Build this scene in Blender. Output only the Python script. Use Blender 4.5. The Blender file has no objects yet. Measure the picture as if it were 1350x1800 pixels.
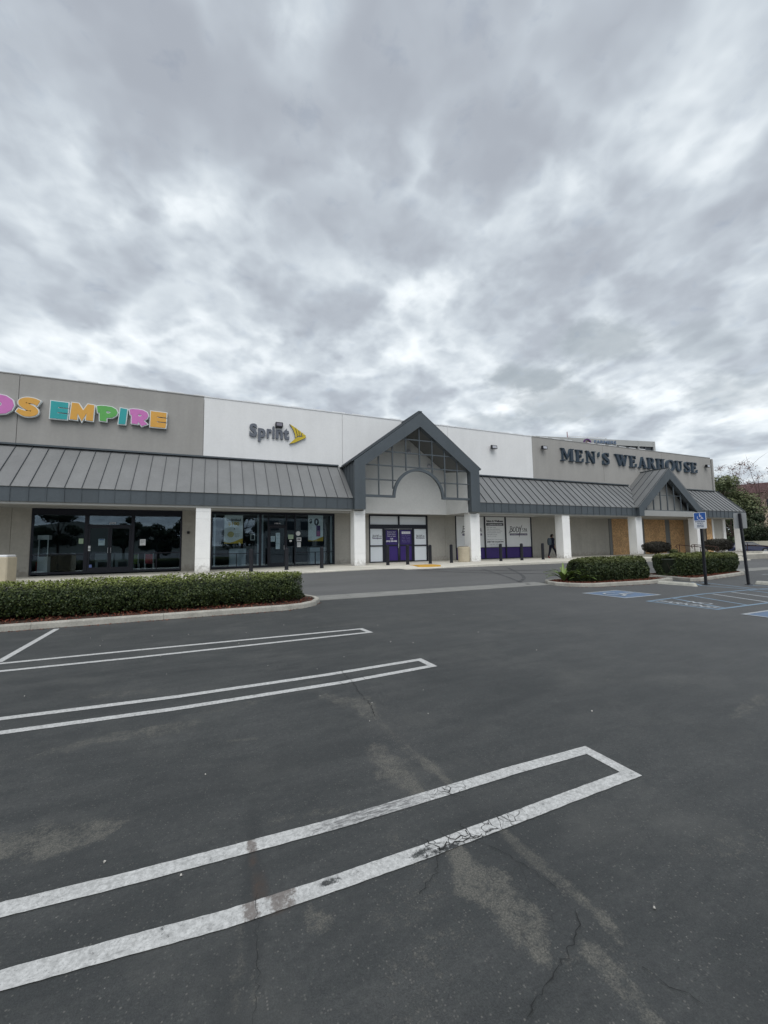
import bpy, bmesh, math, random
import numpy as np
from mathutils import Matrix, Vector
from mathutils.geometry import tessellate_polygon

random.seed(7); rng = np.random.default_rng(7)
SC = bpy.context.scene
COL = SC.collection

# ------------------------------------------------------------------ camera
# world axes: X runs along the shop front to the right, Y towards it, Z up; metres
R = np.array([[0.9178686, -0.0195410, -0.3964031],
              [-0.3965839, -0.0840194, -0.9141455],
              [-0.0154422, 0.9962725, -0.0848684]])
CAMH = 1.6
F = 710.0
cam = bpy.data.cameras.new('camera'); camo = bpy.data.objects.new('camera', cam); COL.objects.link(camo)
M4 = Matrix.Identity(4)
for i in range(3):
    for j in range(3): M4[i][j] = float(R[i][j])
M4[2][3] = CAMH
camo.matrix_world = M4
cam.sensor_fit = 'HORIZONTAL'; cam.sensor_width = 36.0; cam.lens = F / 1350 * 36
cam.clip_start = 0.05; cam.clip_end = 3000
SC.camera = camo
SC.render.resolution_x = 768; SC.render.resolution_y = 1024

def ray(x, y): return R @ np.array([x - 675.0, -(y - 900.0), -F])
def G(x, y, z=0.0):            # photo measurement -> point on the level z
    d = ray(x, y); t = (z - CAMH) / d[2]; return (d[0] * t, d[1] * t)
def W(x, y, Y):                # photo measurement -> (X, Z) on the upright plane at distance Y
    d = ray(x, y); t = Y / d[1]; return (d[0] * t, d[2] * t + CAMH)

SKYOFF = 0.30
# ------------------------------------------------------------------ world: overcast sky
SC.view_settings.view_transform = 'Standard'; SC.view_settings.look = 'None'
SC.view_settings.exposure = 0.50; SC.view_settings.gamma = 1.0
SUN_EL, SUN_AZ = math.radians(58), math.radians(195)     # sun behind the cloud, behind the camera
wd = bpy.data.worlds.new('World'); SC.world = wd; wd.use_nodes = True
nt = wd.node_tree; nt.nodes.clear(); N = nt.nodes; L = nt.links
def nd(t, **k):
    n = N.new(t)
    for a, b in k.items(): setattr(n, a, b)
    return n
def lk(a, b): L.new(a, b)
def mth(op, a, b=None, c=None):
    n = N.new('ShaderNodeMath'); n.operation = op
    for i, v in enumerate((a, b, c)):
        if v is None: continue
        if isinstance(v, (int, float)): n.inputs[i].default_value = v
        else: L.new(v, n.inputs[i])
    return n.outputs[0]
def vmth(op, a, b):
    n = N.new('ShaderNodeVectorMath'); n.operation = op
    for i, v in enumerate((a, b)):
        if isinstance(v, tuple): n.inputs[i].default_value = v
        else: L.new(v, n.inputs[i])
    return n.outputs[0]
tc = nd('ShaderNodeTexCoord'); sp = nd('ShaderNodeSeparateXYZ'); lk(tc.outputs['Generated'], sp.inputs[0])
zc = mth('MAXIMUM', sp.outputs[2], 0.0)
den = mth('ADD', zc, 0.25)
px_ = mth('DIVIDE', sp.outputs[0], den); py_ = mth('DIVIDE', sp.outputs[1], den)
cb = nd('ShaderNodeCombineXYZ'); lk(px_, cb.inputs[0]); lk(py_, cb.inputs[1])
P = cb.outputs[0]
def noise(vec, scale, det, rough, off, dist=0.0):
    v = vmth('ADD', vec, off)
    n = nd('ShaderNodeTexNoise'); n.noise_dimensions = '2D'; n.inputs['Scale'].default_value = scale; n.inputs['Detail'].default_value = det
    n.inputs['Roughness'].default_value = rough; n.inputs['Distortion'].default_value = dist
    lk(v, n.inputs['Vector']); return n.outputs['Fac']
big = noise(P, 2.4, 2, 0.45, (3.1, 1.7, 0.0), 0.25)
mid = noise(P, 5.6, 3, 0.5, (7.3, 2.2, 0.0), 0.35)
fin = noise(P, 15.0, 4, 0.55, (1.3, 5.2, 0.0), 0.2)
wn = nd('ShaderNodeTexNoise'); wn.noise_dimensions = '2D'; wn.inputs['Scale'].default_value = 3.2; wn.inputs['Detail'].default_value = 4; wn.inputs['Roughness'].default_value = .55; lk(vmth('ADD', P, (4.4, 9.1, 0)), wn.inputs['Vector'])
WP = vmth('ADD', P, vmth('MULTIPLY', vmth('SUBTRACT', wn.outputs['Color'], (.5, .5, .5)), (.46, .46, 0)))
def puffs(scale, sm, off):
    vo = nd('ShaderNodeTexVoronoi'); vo.feature = 'SMOOTH_F1'; vo.voronoi_dimensions = '2D'; vo.inputs['Scale'].default_value = scale; vo.inputs['Smoothness'].default_value = sm
    lk(vmth('ADD', WP, off), vo.inputs['Vector']); return vo.outputs['Distance']
v = mth('MULTIPLY', big, 0.36)
v = mth('ADD', v, mth('MULTIPLY', puffs(2.7, .5, (2.3, .7, 0)), 0.42))
v = mth('ADD', v, mth('MULTIPLY', puffs(7.0, .4, (.3, 5.7, 0)), 0.30))
v = mth('ADD', v, mth('MULTIPLY', mid, 0.22))
v = mth('ADD', v, mth('MULTIPLY', fin, 0.13))
v = mth('SUBTRACT', v, SKYOFF)                      # centred on 0.5
# banks of thick (minus) and thin (plus) cloud: centre in cloud plane, radius, amount
for (bx, by, brx, bry, am) in [   # measured directions in the photograph's sky, half sizes, amount
    (640, 275, 85, 60, .20), (510, 35, 60, 70, .20), (330, 150, 150, 70, -.14), (420, 235, 110, 50, -.12), (610, 350, 130, 70, -.15), (90, 230, 150, 60, .09),
    (300, 370, 190, 60, .14), (1150, 90, 260, 120, -.09), (1010, 330, 60, 90, .13), (770, 330, 60, 60, .08), 
    (1260, 600, 110, 50, -.09), (1200, 380, 140, 70, -.08), (740, 500, 130, 45, .12), (180, 610, 110, 35, .14), (560, 620, 160, 45, .12), (150, 520, 120, 30, -.08), (640, 110, 60, 60, -.10), (1260, 720, 110, 35, .10), (1060, 660, 330, 120, .08), (300, 500, 60, 50, -.06)]:
    def pp(x, y):
        q = ray(x, y); q = q / np.linalg.norm(q); return q[:2] / (q[2] + .25)
    c0 = pp(bx, by); rx = float(np.linalg.norm(pp(bx + brx, by) - c0)); e1 = (pp(bx + brx, by) - c0); e2 = (pp(bx, by + bry) - c0)
    M2 = np.linalg.inv(np.array([e1, e2]).T); cx, cy = map(float, c0)
    d = vmth('SUBTRACT', P, (cx, cy, 0)); 
    q1 = nd('ShaderNodeVectorMath'); q1.operation = 'DOT_PRODUCT'; lk(d, q1.inputs[0]); q1.inputs[1].default_value = (float(M2[0][0]), float(M2[0][1]), 0)
    q2 = nd('ShaderNodeVectorMath'); q2.operation = 'DOT_PRODUCT'; lk(d, q2.inputs[0]); q2.inputs[1].default_value = (float(M2[1][0]), float(M2[1][1]), 0)
    q3 = mth('ADD', mth('MULTIPLY', q1.outputs['Value'], q1.outputs['Value']), mth('MULTIPLY', q2.outputs['Value'], q2.outputs['Value']))
    e = mth('POWER', 2.718, mth('MULTIPLY', q3, -0.8))
    wob = mth('MULTIPLY', e, mth('ADD', mth('MULTIPLY', fin, 1.2), 0.4))
    v = mth('ADD', v, mth('MULTIPLY', wob, am))
# toward the horizon the layers overlap and even out into brighter grey
hz = nd('ShaderNodeMapRange'); hz.inputs['From Min'].default_value = 0.80; hz.inputs['From Max'].default_value = 0.05
hz.inputs['To Min'].default_value = 0.0; hz.inputs['To Max'].default_value = 1.0; hz.clamp = True; lk(sp.outputs[2], hz.inputs['Value'])
v = mth('ADD', v, mth('MULTIPLY', hz.outputs[0], 0.22))
rp = nd('ShaderNodeValToRGB'); cr = rp.color_ramp; cr.interpolation = 'B_SPLINE'
pts = [(0.20, (.300, .325, .365)), (0.38, (.362, .396, .438)), (0.50, (.435, .478, .520)), (0.64, (.556, .602, .635)), (0.86, (.815, .850, .868))]
while len(cr.elements) < len(pts): cr.elements.new(0.5)
for e_, (p_, c_) in zip(cr.elements, pts): e_.position = p_; e_.color = (*c_, 1)
lk(v, rp.inputs[0])
cloudcol = rp.outputs[0]
for (bx, by, brx, bry, op) in [(930, 666, 72, 26, .88), (1060, 602, 92, 36, .75), (990, 714, 120, 32, .75), (1290, 690, 110, 34, .5), (870, 745, 70, 18, .5), (1240, 600, 80, 36, .4)]:   # detached low cloud puffs
    c0 = pp(bx, by); e1 = pp(bx + brx, by) - c0; e2 = pp(bx, by + bry) - c0; M2 = np.linalg.inv(np.array([e1, e2]).T)
    d = vmth('SUBTRACT', P, (float(c0[0]), float(c0[1]), 0)); q = []
    for a in (0, 1):
        qn = nd('ShaderNodeVectorMath'); qn.operation = 'DOT_PRODUCT'; lk(d, qn.inputs[0]); qn.inputs[1].default_value = (float(M2[a][0]), float(M2[a][1]), 0); q.append(qn.outputs['Value'])
    q3 = mth('ADD', mth('MULTIPLY', q[0], q[0]), mth('MULTIPLY', q[1], q[1])); q3 = mth('ADD', q3, mth('MULTIPLY', mth('SUBTRACT', mth('ADD', mth('MULTIPLY', fin, .4), mth('MULTIPLY', mid, .6)), .5), 2.4))
    mr_ = nd('ShaderNodeMapRange'); mr_.interpolation_type = 'SMOOTHSTEP'; mr_.inputs['From Min'].default_value = 1.5; mr_.inputs['From Max'].default_value = .1; mr_.inputs['To Min'].default_value = 0; mr_.inputs['To Max'].default_value = op; lk(q3, mr_.inputs['Value'])
    mxn = nd('ShaderNodeMix'); mxn.data_type = 'RGBA'; lk(mr_.outputs[0], mxn.inputs[0]); lk(cloudcol, mxn.inputs[6]); mxn.inputs[7].default_value = (.285, .322, .350, 1); cloudcol = mxn.outputs[2]
sky = nd('ShaderNodeTexSky'); sky.sky_type = 'NISHITA'; sky.sun_disc = False
sky.sun_elevation = SUN_EL; sky.sun_rotation = SUN_AZ
bg1 = nd('ShaderNodeBackground'); bg1.inputs[1].default_value = 0.08; lk(sky.outputs[0], bg1.inputs[0])
bg2 = nd('ShaderNodeBackground'); bg2.inputs[1].default_value = 1.0; lk(cloudcol, bg2.inputs[0])
mx = nd('ShaderNodeMixShader'); mx.inputs[0].default_value = 0.93
gap = nd('ShaderNodeMapRange'); gap.inputs['From Min'].default_value = 0.60; gap.inputs['From Max'].default_value = 0.78
gap.inputs['To Min'].default_value = 0.95; gap.inputs['To Max'].default_value = 0.80; gap.clamp = True; lk(fin, gap.inputs['Value'])
lk(gap.outputs[0], mx.inputs[0]); lk(bg1.outputs[0], mx.inputs[1]); lk(bg2.outputs[0], mx.inputs[2])
out = nd('ShaderNodeOutputWorld'); lk(mx.outputs[0], out.inputs[0])

sun = bpy.data.lights.new('sun', 'SUN'); sun.energy = 1.3; sun.angle = math.radians(50); sun.color = (1, .98, .96)
suno = bpy.data.objects.new('sun', sun); COL.objects.link(suno)
sd = Vector((math.sin(SUN_AZ) * math.cos(SUN_EL), math.cos(SUN_AZ) * math.cos(SUN_EL), math.sin(SUN_EL)))
suno.rotation_euler = sd.to_track_quat('Z', 'Y').to_euler()

# ------------------------------------------------------------------ materials
MATS = {}
def mat(name, col, rough=0.8, var=0.12, vscale=3.0, fine=0.0, fscale=60.0, bump=0.0, bscale=80.0, metal=0.0, spec=0.4, tint=None, tintcol=None, stretch=None, rnd=0.0, streak=0.0, splash=0.0):
    if name in MATS: return MATS[name]
    m = bpy.data.materials.new(name); m.use_nodes = True; t = m.node_tree; n = t.nodes; l = t.links
    b = n['Principled BSDF']; b.inputs['Roughness'].default_value = rough; b.inputs['Metallic'].default_value = metal
    b.inputs['Specular IOR Level'].default_value = spec
    g = n.new('ShaderNodeNewGeometry'); vec = g.outputs['Position']
    if stretch:
        vm = n.new('ShaderNodeVectorMath'); vm.operation = 'MULTIPLY'; vm.inputs[1].default_value = stretch; l.new(vec, vm.inputs[0]); vec = vm.outputs[0]
    c = n.new('ShaderNodeRGB'); c.outputs[0].default_value = (*col, 1); cur = c.outputs[0]
    if tint:
        a = n.new('ShaderNodeAttribute'); a.attribute_name = tint
        mxc = n.new('ShaderNodeMix'); mxc.data_type = 'RGBA'; l.new(a.outputs['Fac'], mxc.inputs[0]); l.new(cur, mxc.inputs[6]); mxc.inputs[7].default_value = (*tintcol, 1); cur = mxc.outputs[2]
    def modulate(cur, scale, amt, det=5):
        nz = n.new('ShaderNodeTexNoise'); nz.inputs['Scale'].default_value = scale; nz.inputs['Detail'].default_value = det; nz.inputs['Roughness'].default_value = .6; l.new(vec, nz.inputs['Vector'])
        mr = n.new('ShaderNodeMapRange'); mr.inputs['From Min'].default_value = .3; mr.inputs['From Max'].default_value = .7; mr.inputs['To Min'].default_value = 1 - amt; mr.inputs['To Max'].default_value = 1 + amt; l.new(nz.outputs['Fac'], mr.inputs['Value'])
        vm = n.new('ShaderNodeVectorMath'); vm.operation = 'SCALE'; l.new(cur, vm.inputs[0]); l.new(mr.outputs[0], vm.inputs['Scale']); return vm.outputs[0]
    if var: cur = modulate(cur, vscale, var)
    if rnd:
        oi = n.new('ShaderNodeObjectInfo'); mr = n.new('ShaderNodeMapRange'); mr.inputs['To Min'].default_value = 1 - rnd; mr.inputs['To Max'].default_value = 1 + rnd; l.new(oi.outputs['Random'], mr.inputs['Value'])
        vm = n.new('ShaderNodeVectorMath'); vm.operation = 'SCALE'; l.new(cur, vm.inputs[0]); l.new(mr.outputs[0], vm.inputs['Scale']); cur = vm.outputs[0]
    if streak:
        v0 = vec; vm = n.new('ShaderNodeVectorMath'); vm.operation = 'MULTIPLY'; vm.inputs[1].default_value = (1.1, 1.1, .13); l.new(vec, vm.inputs[0]); vec = vm.outputs[0]; cur = modulate(cur, 1.6, streak, 5); vec = v0
    if splash:
        sp_ = n.new('ShaderNodeSeparateXYZ'); l.new(vec, sp_.inputs[0]); nz = n.new('ShaderNodeTexNoise'); nz.inputs['Scale'].default_value = 7; nz.inputs['Detail'].default_value = 6; l.new(vec, nz.inputs['Vector'])
        a_ = n.new('ShaderNodeMath'); a_.operation = 'MULTIPLY_ADD'; l.new(nz.outputs['Fac'], a_.inputs[0]); a_.inputs[1].default_value = -.9; l.new(sp_.outputs[2], a_.inputs[2])
        mr = n.new('ShaderNodeMapRange'); mr.inputs['From Min'].default_value = .42; mr.inputs['From Max'].default_value = .05; mr.inputs['To Min'].default_value = 0; mr.inputs['To Max'].default_value = splash; l.new(a_.outputs[0], mr.inputs['Value'])
        mq = n.new('ShaderNodeMix'); mq.data_type = 'RGBA'; l.new(mr.outputs[0], mq.inputs[0]); l.new(cur, mq.inputs[6]); mq.inputs[7].default_value = (.17, .15, .12, 1); cur = mq.outputs[2]
    if fine: cur = modulate(cur, fscale, fine, 3)
    l.new(cur, b.inputs['Base Color'])
    if bump:
        nz = n.new('ShaderNodeTexNoise'); nz.inputs['Scale'].default_value = bscale; nz.inputs['Detail'].default_value = 4; l.new(g.outputs['Position'], nz.inputs['Vector'])
        bp = n.new('ShaderNodeBump'); bp.inputs['Strength'].default_value = bump; bp.inputs['Distance'].default_value = .01; l.new(nz.outputs['Fac'], bp.inputs['Height']); l.new(bp.outputs[0], b.inputs['Normal'])
    MATS[name] = m; return m

TAUPE = mat('taupe_stucco', (.365, .355, .335), .92, .04, .5, .03, 9, .12, 45, streak=.055, rnd=.02)
TAUPE_LOW = mat('lower_taupe_stucco', (.40, .385, .35), .92, .06, .8, .06, 9, .25, 45, streak=.06, splash=.5, rnd=.03)
WHITE_WALL = mat('white_stucco', (.82, .825, .82), .92, .03, .5, .02, 9, .10, 45, streak=.03, rnd=.015)
PILLAR = mat('pillar_white', (.88, .88, .865), .85, .04, 1.2, .03, 20, .15, 40, streak=.03, splash=.55)
STUCCO_MID = mat('entry_stucco', (.66, .665, .65), .92, .04, .8, .04, 9, .2, 45)
SOFFIT = mat('soffit', (.36, .36, .345), .9, .05, .8)
ROOFP = mat('roof_metal', (.200, .205, .205), .48, .07, .6, .05, 14, .05, 3, .25, .5, rnd=.045, streak=.06)
ROOFS = mat('roof_seam', (.07, .078, .088), .5, .05, 1, metal=.2)
FASCIA = mat('fascia_metal', (.080, .096, .108), .5, .08, .8, .06, 12, .05, 3, .2, .5, rnd=.07, streak=.06)
DARKFR = mat('dark_frame', (.010, .012, .022), .4, .05, 2)
CONC = mat('kerb_concrete', (.40, .385, .34), .92, .18, 2.5, .14, 30, .5, 60, rnd=.08)
WALK = mat('walk_concrete', (.60, .575, .50), .92, .14, .7, .10, 14, .2, 40, rnd=.05)
GUTTER = mat('gutter_concrete', (.24, .24, .225), .9, .14, 1.6, .10, 18, .3, 60)
COPING = mat('coping', (.72, .73, .74), .5, .05, 2)
BLACKM = mat('black_metal', (.010, .011, .016), .45, .1, 3)
TAN = mat('tan_concrete', (.50, .44, .33), .9, .08, 3, .08, 60, .4, 90)
WHITEP = mat('white_plastic', (.75, .76, .77), .5, .02, 2)
FILM = mat('white_film', (.80, .85, .90), .35, .03, .8)
FILM2 = mat('white_print', (.86, .88, .90), .6, .03, .8)
PURPLE = mat('purple_film', (.045, .022, .175), .4, .06, 2)
DKPURPLE = mat('dark_purple_film', (.040, .022, .150), .4, .06, 2)
INKD = mat('dark_ink', (.018, .016, .035), .6, 0)
INKG = mat('grey_ink', (.22, .24, .28), .6, 0)
INKW = mat('white_ink', (.78, .78, .84), .6, 0)
YELLOW = mat('sign_yellow', (.62, .47, .035), .5, .05, 4)
YELPR = mat('print_yellow', (.62, .42, .05), .6, .03, 4)
PAPER = mat('paper', (.84, .86, .88), .8, .05, 4)
PAPERG = mat('green_paper', (.42, .56, .40), .8, .05, 4)
BLUEP = mat('sign_blue', (.03, .12, .42), .5, .05, 4)
NAVY = mat('navy_letter', (.024, .040, .062), .45, .15, 3)
NAVYS = mat('navy_letter_edge', (.060, .095, .130), .45, .1, 3)
SPGREY = mat('grey_letter', (.135, .15, .18), .5, .1, 4)
LETBACK = mat('letter_return', (.10, .10, .11), .6, .1, 4)
INTER = mat('interior_wall', (.035, .045, .055), .9, .1, 1)
INTFL = mat('interior_floor', (.03, .035, .04), .6, .1, 1)
COUNTER = mat('counter_white', (.55, .60, .66), .5, .03, 2)
RUST = mat('handrail_brown', (.055, .025, .018), .6, .2, 8)
SKIN = mat('skin', (.28, .16, .11), .6, .05, 8)
CLOTH = mat('navy_cloth', (.012, .014, .030), .9, .15, 20)
PACK = mat('backpack_cloth', (.055, .075, .095), .9, .15, 20)
RED = mat('red_cloth', (.22, .02, .025), .8, .1, 20)
HAIR = mat('dark_cap', (.010, .009, .011), .8, .1, 30)
TWIG = mat('twig_bark', (.19, .13, .12), .95, .2, 6)
BARK = mat('bark', (.075, .055, .045), .95, .25, 3, .2, 20, .6, 25)
TYRE = mat('tyre', (.012, .012, .012), .85, .1, 10)
CHROME = mat('bright_metal', (.55, .56, .58), .3, .05, 5, metal=.9)
LAMPG = mat('lamp_glass', (.45, .46, .50), .25, .1, 10)
BEIGE = mat('beige_wall', (.52, .42, .31), .9, .06, .6)
TILE = mat('dark_red_roof', (.085, .045, .045), .9, .2, 1.5)
OFFW = mat('office_wall', (.42, .43, .42), .85, .05, .3)
OFFG = mat('office_glass', (.035, .045, .055), .15, .1, .3)
TACTILE = mat('tactile_yellow', (.62, .36, .06), .8, .08, 6)
SOIL = mat('soil', (.055, .035, .025), .95, .3, 12, bump=.8, bscale=30)
MULCH = mat('mulch', (.15, .036, .022), .95, .45, 25, .35, 90, tint='tint', tintcol=(.24, .12, .07))
GREEN_CH = mat('green_mesh', (.10, .16, .02), .6, .05, 9)
RED_CH = mat('red_mesh', (.42, .05, .07), .6, .05, 9)
HILLM = mat('hill_brush', (.09, .10, .085), .95, .3, .02)
LAWN = mat('lawn', (.06, .085, .03), .95, .3, 1.5)
WPAINT_C = (.66, .665, .65)

def glass_mat():
    m = bpy.data.materials.new('tinted_glass'); m.use_nodes = True; t = m.node_tree; t.nodes.clear()
    o = t.nodes.new('ShaderNodeOutputMaterial'); x = t.nodes.new('ShaderNodeMixShader'); tr = t.nodes.new('ShaderNodeBsdfTransparent')
    gl = t.nodes.new('ShaderNodeBsdfGlossy'); gl.inputs['Roughness'].default_value = .01; gl.inputs[0].default_value = (.62, .74, .86, 1)
    tr.inputs[0].default_value = (.84, .90, .92, 1)
    ge = t.nodes.new('ShaderNodeNewGeometry'); dp = t.nodes.new('ShaderNodeVectorMath'); dp.operation = 'DOT_PRODUCT'; t.links.new(ge.outputs['Normal'], dp.inputs[0]); t.links.new(ge.outputs['Incoming'], dp.inputs[1])
    def mm(op, a, b=None):
        q = t.nodes.new('ShaderNodeMath'); q.operation = op
        for i, v_ in enumerate((a, b)):
            if v_ is None: continue
            if isinstance(v_, float): q.inputs[i].default_value = v_
            else: t.links.new(v_, q.inputs[i])
        return q.outputs[0]
    fr_ = mm('ADD', mm('MULTIPLY', mm('POWER', mm('SUBTRACT', 1.0, mm('ABSOLUTE', dp.outputs['Value'])), 5.0), .91), .085)
    g = t.nodes.new('ShaderNodeNewGeometry'); nz = t.nodes.new('ShaderNodeTexNoise'); nz.inputs['Scale'].default_value = .9; nz.inputs['Detail'].default_value = 0
    t.links.new(g.outputs['Position'], nz.inputs['Vector']); bp = t.nodes.new('ShaderNodeBump'); bp.inputs['Strength'].default_value = .05; bp.inputs['Distance'].default_value = .02
    t.links.new(nz.outputs['Fac'], bp.inputs['Height']); t.links.new(bp.outputs[0], gl.inputs['Normal'])
    t.links.new(fr_, x.inputs[0]); t.links.new(tr.outputs[0], x.inputs[1]); t.links.new(gl.outputs[0], x.inputs[2]); t.links.new(x.outputs[0], o.inputs[0])
    return m
GLASS = glass_mat()

def leaf_mat(name, c0, c1, rough=.55, trans=.25):
    m = bpy.data.materials.new(name); m.use_nodes = True; n = m.node_tree.nodes; l = m.node_tree.links; b = n['Principled BSDF']
    a = n.new('ShaderNodeAttribute'); a.attribute_name = 'tint'
    mxc = n.new('ShaderNodeMix'); mxc.data_type = 'RGBA'; l.new(a.outputs['Fac'], mxc.inputs[0]); mxc.inputs[6].default_value = (*c0, 1); mxc.inputs[7].default_value = (*c1, 1)
    l.new(mxc.outputs[2], b.inputs['Base Color']); b.inputs['Roughness'].default_value = rough; b.inputs['Specular IOR Level'].default_value = .35
    return m
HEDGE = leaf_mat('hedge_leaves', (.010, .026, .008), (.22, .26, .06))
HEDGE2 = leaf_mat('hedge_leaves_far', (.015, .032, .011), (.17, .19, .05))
SHRUB = leaf_mat('dark_shrub_leaves', (.020, .018, .014), (.055, .050, .030))
TREEG = leaf_mat('tree_leaves', (.075, .105, .045), (.24, .25, .12))
TREED = leaf_mat('dark_tree_leaves', (.018, .032, .015), (.075, .095, .040))
BLOSSOM = leaf_mat('thin_reddish_leaves', (.20, .11, .10), (.42, .31, .29))
STRAP = leaf_mat('strap_leaves', (.085, .14, .030), (.20, .28, .07), .4)

def osb_mat():
    m = mat('oriented_board', (.54, .34, .175), .85, .14, 1.2)
    n = m.node_tree.nodes; l = m.node_tree.links; b = n['Principled BSDF']
    src = b.inputs['Base Color'].links[0].from_socket
    g = n.new('ShaderNodeNewGeometry'); vo = n.new('ShaderNodeTexVoronoi'); vo.inputs['Scale'].default_value = 11
    l.new(g.outputs['Position'], vo.inputs['Vector'])
    mr = n.new('ShaderNodeMapRange'); mr.inputs['To Min'].default_value = .72; mr.inputs['To Max'].default_value = 1.22
    sx = n.new('ShaderNodeSeparateColor'); l.new(vo.outputs['Color'], sx.inputs[0]); l.new(sx.outputs[0], mr.inputs['Value'])
    vm = n.new('ShaderNodeVectorMath'); vm.operation = 'SCALE'; l.new(src, vm.inputs[0]); l.new(mr.outputs[0], vm.inputs['Scale']); l.new(vm.outputs[0], b.inputs['Base Color'])
    return m
OSB = osb_mat()

# ------------------------------------------------------------------ mesh helpers
class MB:
    def __init__(s): s.v = []; s.f = []; s.m = []
    def quad(s, *p, m=0):
        i = len(s.v); s.v += [tuple(map(float, q)) for q in p]; s.f.append(tuple(range(i, i + len(p)))); s.m.append(m)
    def box(s, x0, x1, y0, y1, z0, z1, m=0):
        i = len(s.v)
        s.v += [(x0, y0, z0), (x1, y0, z0), (x1, y1, z0), (x0, y1, z0), (x0, y0, z1), (x1, y0, z1), (x1, y1, z1), (x0, y1, z1)]
        for f in ((0, 3, 2, 1), (4, 5, 6, 7), (0, 1, 5, 4), (1, 2, 6, 5), (2, 3, 7, 6), (3, 0, 4, 7)): s.f.append(tuple(i + k for k in f)); s.m.append(m)
    def bevbox(s, x0, x1, y0, y1, z0, z1, b=.01, m=0):
        # box with chamfered vertical edges and top
        def ring(z, c): return [(x0 + c, y0, z), (x1 - c, y0, z), (x1, y0 + c, z), (x1, y1 - c, z), (x1 - c, y1, z), (x0 + c, y1, z), (x0, y1 - c, z), (x0, y0 + c, z)]
        s.loft([ring(z0, b), ring(z1 - b, b), [((x - (x0 + x1) / 2) * (1 - 2 * b / (x1 - x0)) + (x0 + x1) / 2, (y - (y0 + y1) / 2) * (1 - 2 * b / (y1 - y0)) + (y0 + y1) / 2, z1) for x, y, z in ring(z1, b)]], m=m)
    def loft(s, rings, cap=True, closed=True, m=0):
        i = len(s.v); n = len(rings[0])
        for r in rings: s.v += [tuple(map(float, q)) for q in r]
        for a in range(len(rings) - 1):
            for k in range(n if closed else n - 1):
                k2 = (k + 1) % n; s.f.append((i + a * n + k, i + a * n + k2, i + (a + 1) * n + k2, i + (a + 1) * n + k)); s.m.append(m)
        if cap:
            s.f.append(tuple(i + k for k in reversed(range(n)))); s.m.append(m)
            s.f.append(tuple(i + (len(rings) - 1) * n + k for k in range(n))); s.m.append(m)
    def tube(s, pts, r, n=8, m=0):
        pts = [Vector(p) for p in pts]; rs = r if isinstance(r, (list, tuple)) else [r] * len(pts); rings = []
        ref = None
        for k, p in enumerate(pts):
            d = (pts[min(k + 1, len(pts) - 1)] - pts[max(k - 1, 0)]).normalized()
            a = (ref - d * ref.dot(d)) if ref is not None else d.orthogonal()
            if a.length < 1e-4: a = d.orthogonal()
            a.normalize(); ref = a; b = d.cross(a)
            rings.append([tuple(p + a * (math.cos(t) * rs[k]) + b * (math.sin(t) * rs[k])) for t in [2 * math.pi * q / n for q in range(n)]])
        s.loft(rings, m=m)
    def prism(s, poly, frame, d0, d1, m=0, ms=None):
        # poly 2D list, frame (o, x, y, n): extruded along n from d0 to d1; simple polygon, triangulated
        o, ax, ay, an = [Vector(q) for q in frame]
        pf = [o + ax * a + ay * b + an * d1 for a, b in poly]; pb = [o + ax * a + ay * b + an * d0 for a, b in poly]
        i = len(s.v); n = len(poly); s.v += [tuple(q) for q in pf] + [tuple(q) for q in pb]
        tri = tessellate_polygon([[Vector((a, b, 0)) for a, b in poly]])
        for t in tri:
            s.f.append(tuple(i + k for k in t)); s.m.append(m); s.f.append(tuple(i + n + k for k in reversed(t))); s.m.append(m)
        for k in range(n):
            k2 = (k + 1) % n; s.f.append((i + k, i + k2, i + n + k2, i + n + k)); s.m.append(ms if ms is not None else m)
    def build(s, name, mats, parent=None, loc=None, smooth=False, norm=True):
        me = bpy.data.meshes.new(name); me.from_pydata(s.v, [], s.f)
        if not isinstance(mats, (list, tuple)): mats = [mats]
        for q in mats: me.materials.append(q)
        if len(mats) > 1: me.polygons.foreach_set('material_index', s.m)
        me.update()
        if norm:
            bm = bmesh.new(); bm.from_mesh(me); bmesh.ops.recalc_face_normals(bm, faces=bm.faces); bm.to_mesh(me); bm.free()
        if smooth:
            me.polygons.foreach_set('use_smooth', [True] * len(me.polygons))
        return link(me, name, parent, loc)
def link(me, name, parent=None, loc=None):
    o = bpy.data.objects.new(name, me); COL.objects.link(o)
    if parent: o.parent = parent; o.matrix_parent_inverse = PINV(parent)
    if loc: o.location = loc
    return o
def PINV(p):
    # parents carry only a translation / own matrix; keep child coordinates in world space
    m = WM(p); return m.inverted()
def WM(p):
    m = p.matrix_basis.copy()
    if p.parent: m = WM(p.parent) @ p.matrix_parent_inverse @ m
    return m
def tag(o, label=None, cat=None, group=None, kind=None):
    if label: o['label'] = label
    if cat: o['category'] = cat
    if group: o['group'] = group
    if kind: o['kind'] = kind
    return o
def empty(name, loc, label=None, cat=None, group=None, kind=None, rz=0):
    o = bpy.data.objects.new(name, None); COL.objects.link(o); o.location = loc; o.rotation_euler = (0, 0, rz); o.empty_display_size = .2
    return tag(o, label, cat, group, kind)
def copy_tree(o, parent=None):
    c = o.copy(); COL.objects.link(c)
    if parent: c.parent = parent
    for ch in o.children: copy_tree(ch, c)
    return c
FRX = lambda x, z, y: ((x, y, z), (1, 0, 0), (0, 0, 1), (0, -1, 0))        # frame on a wall facing the camera side

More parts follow.
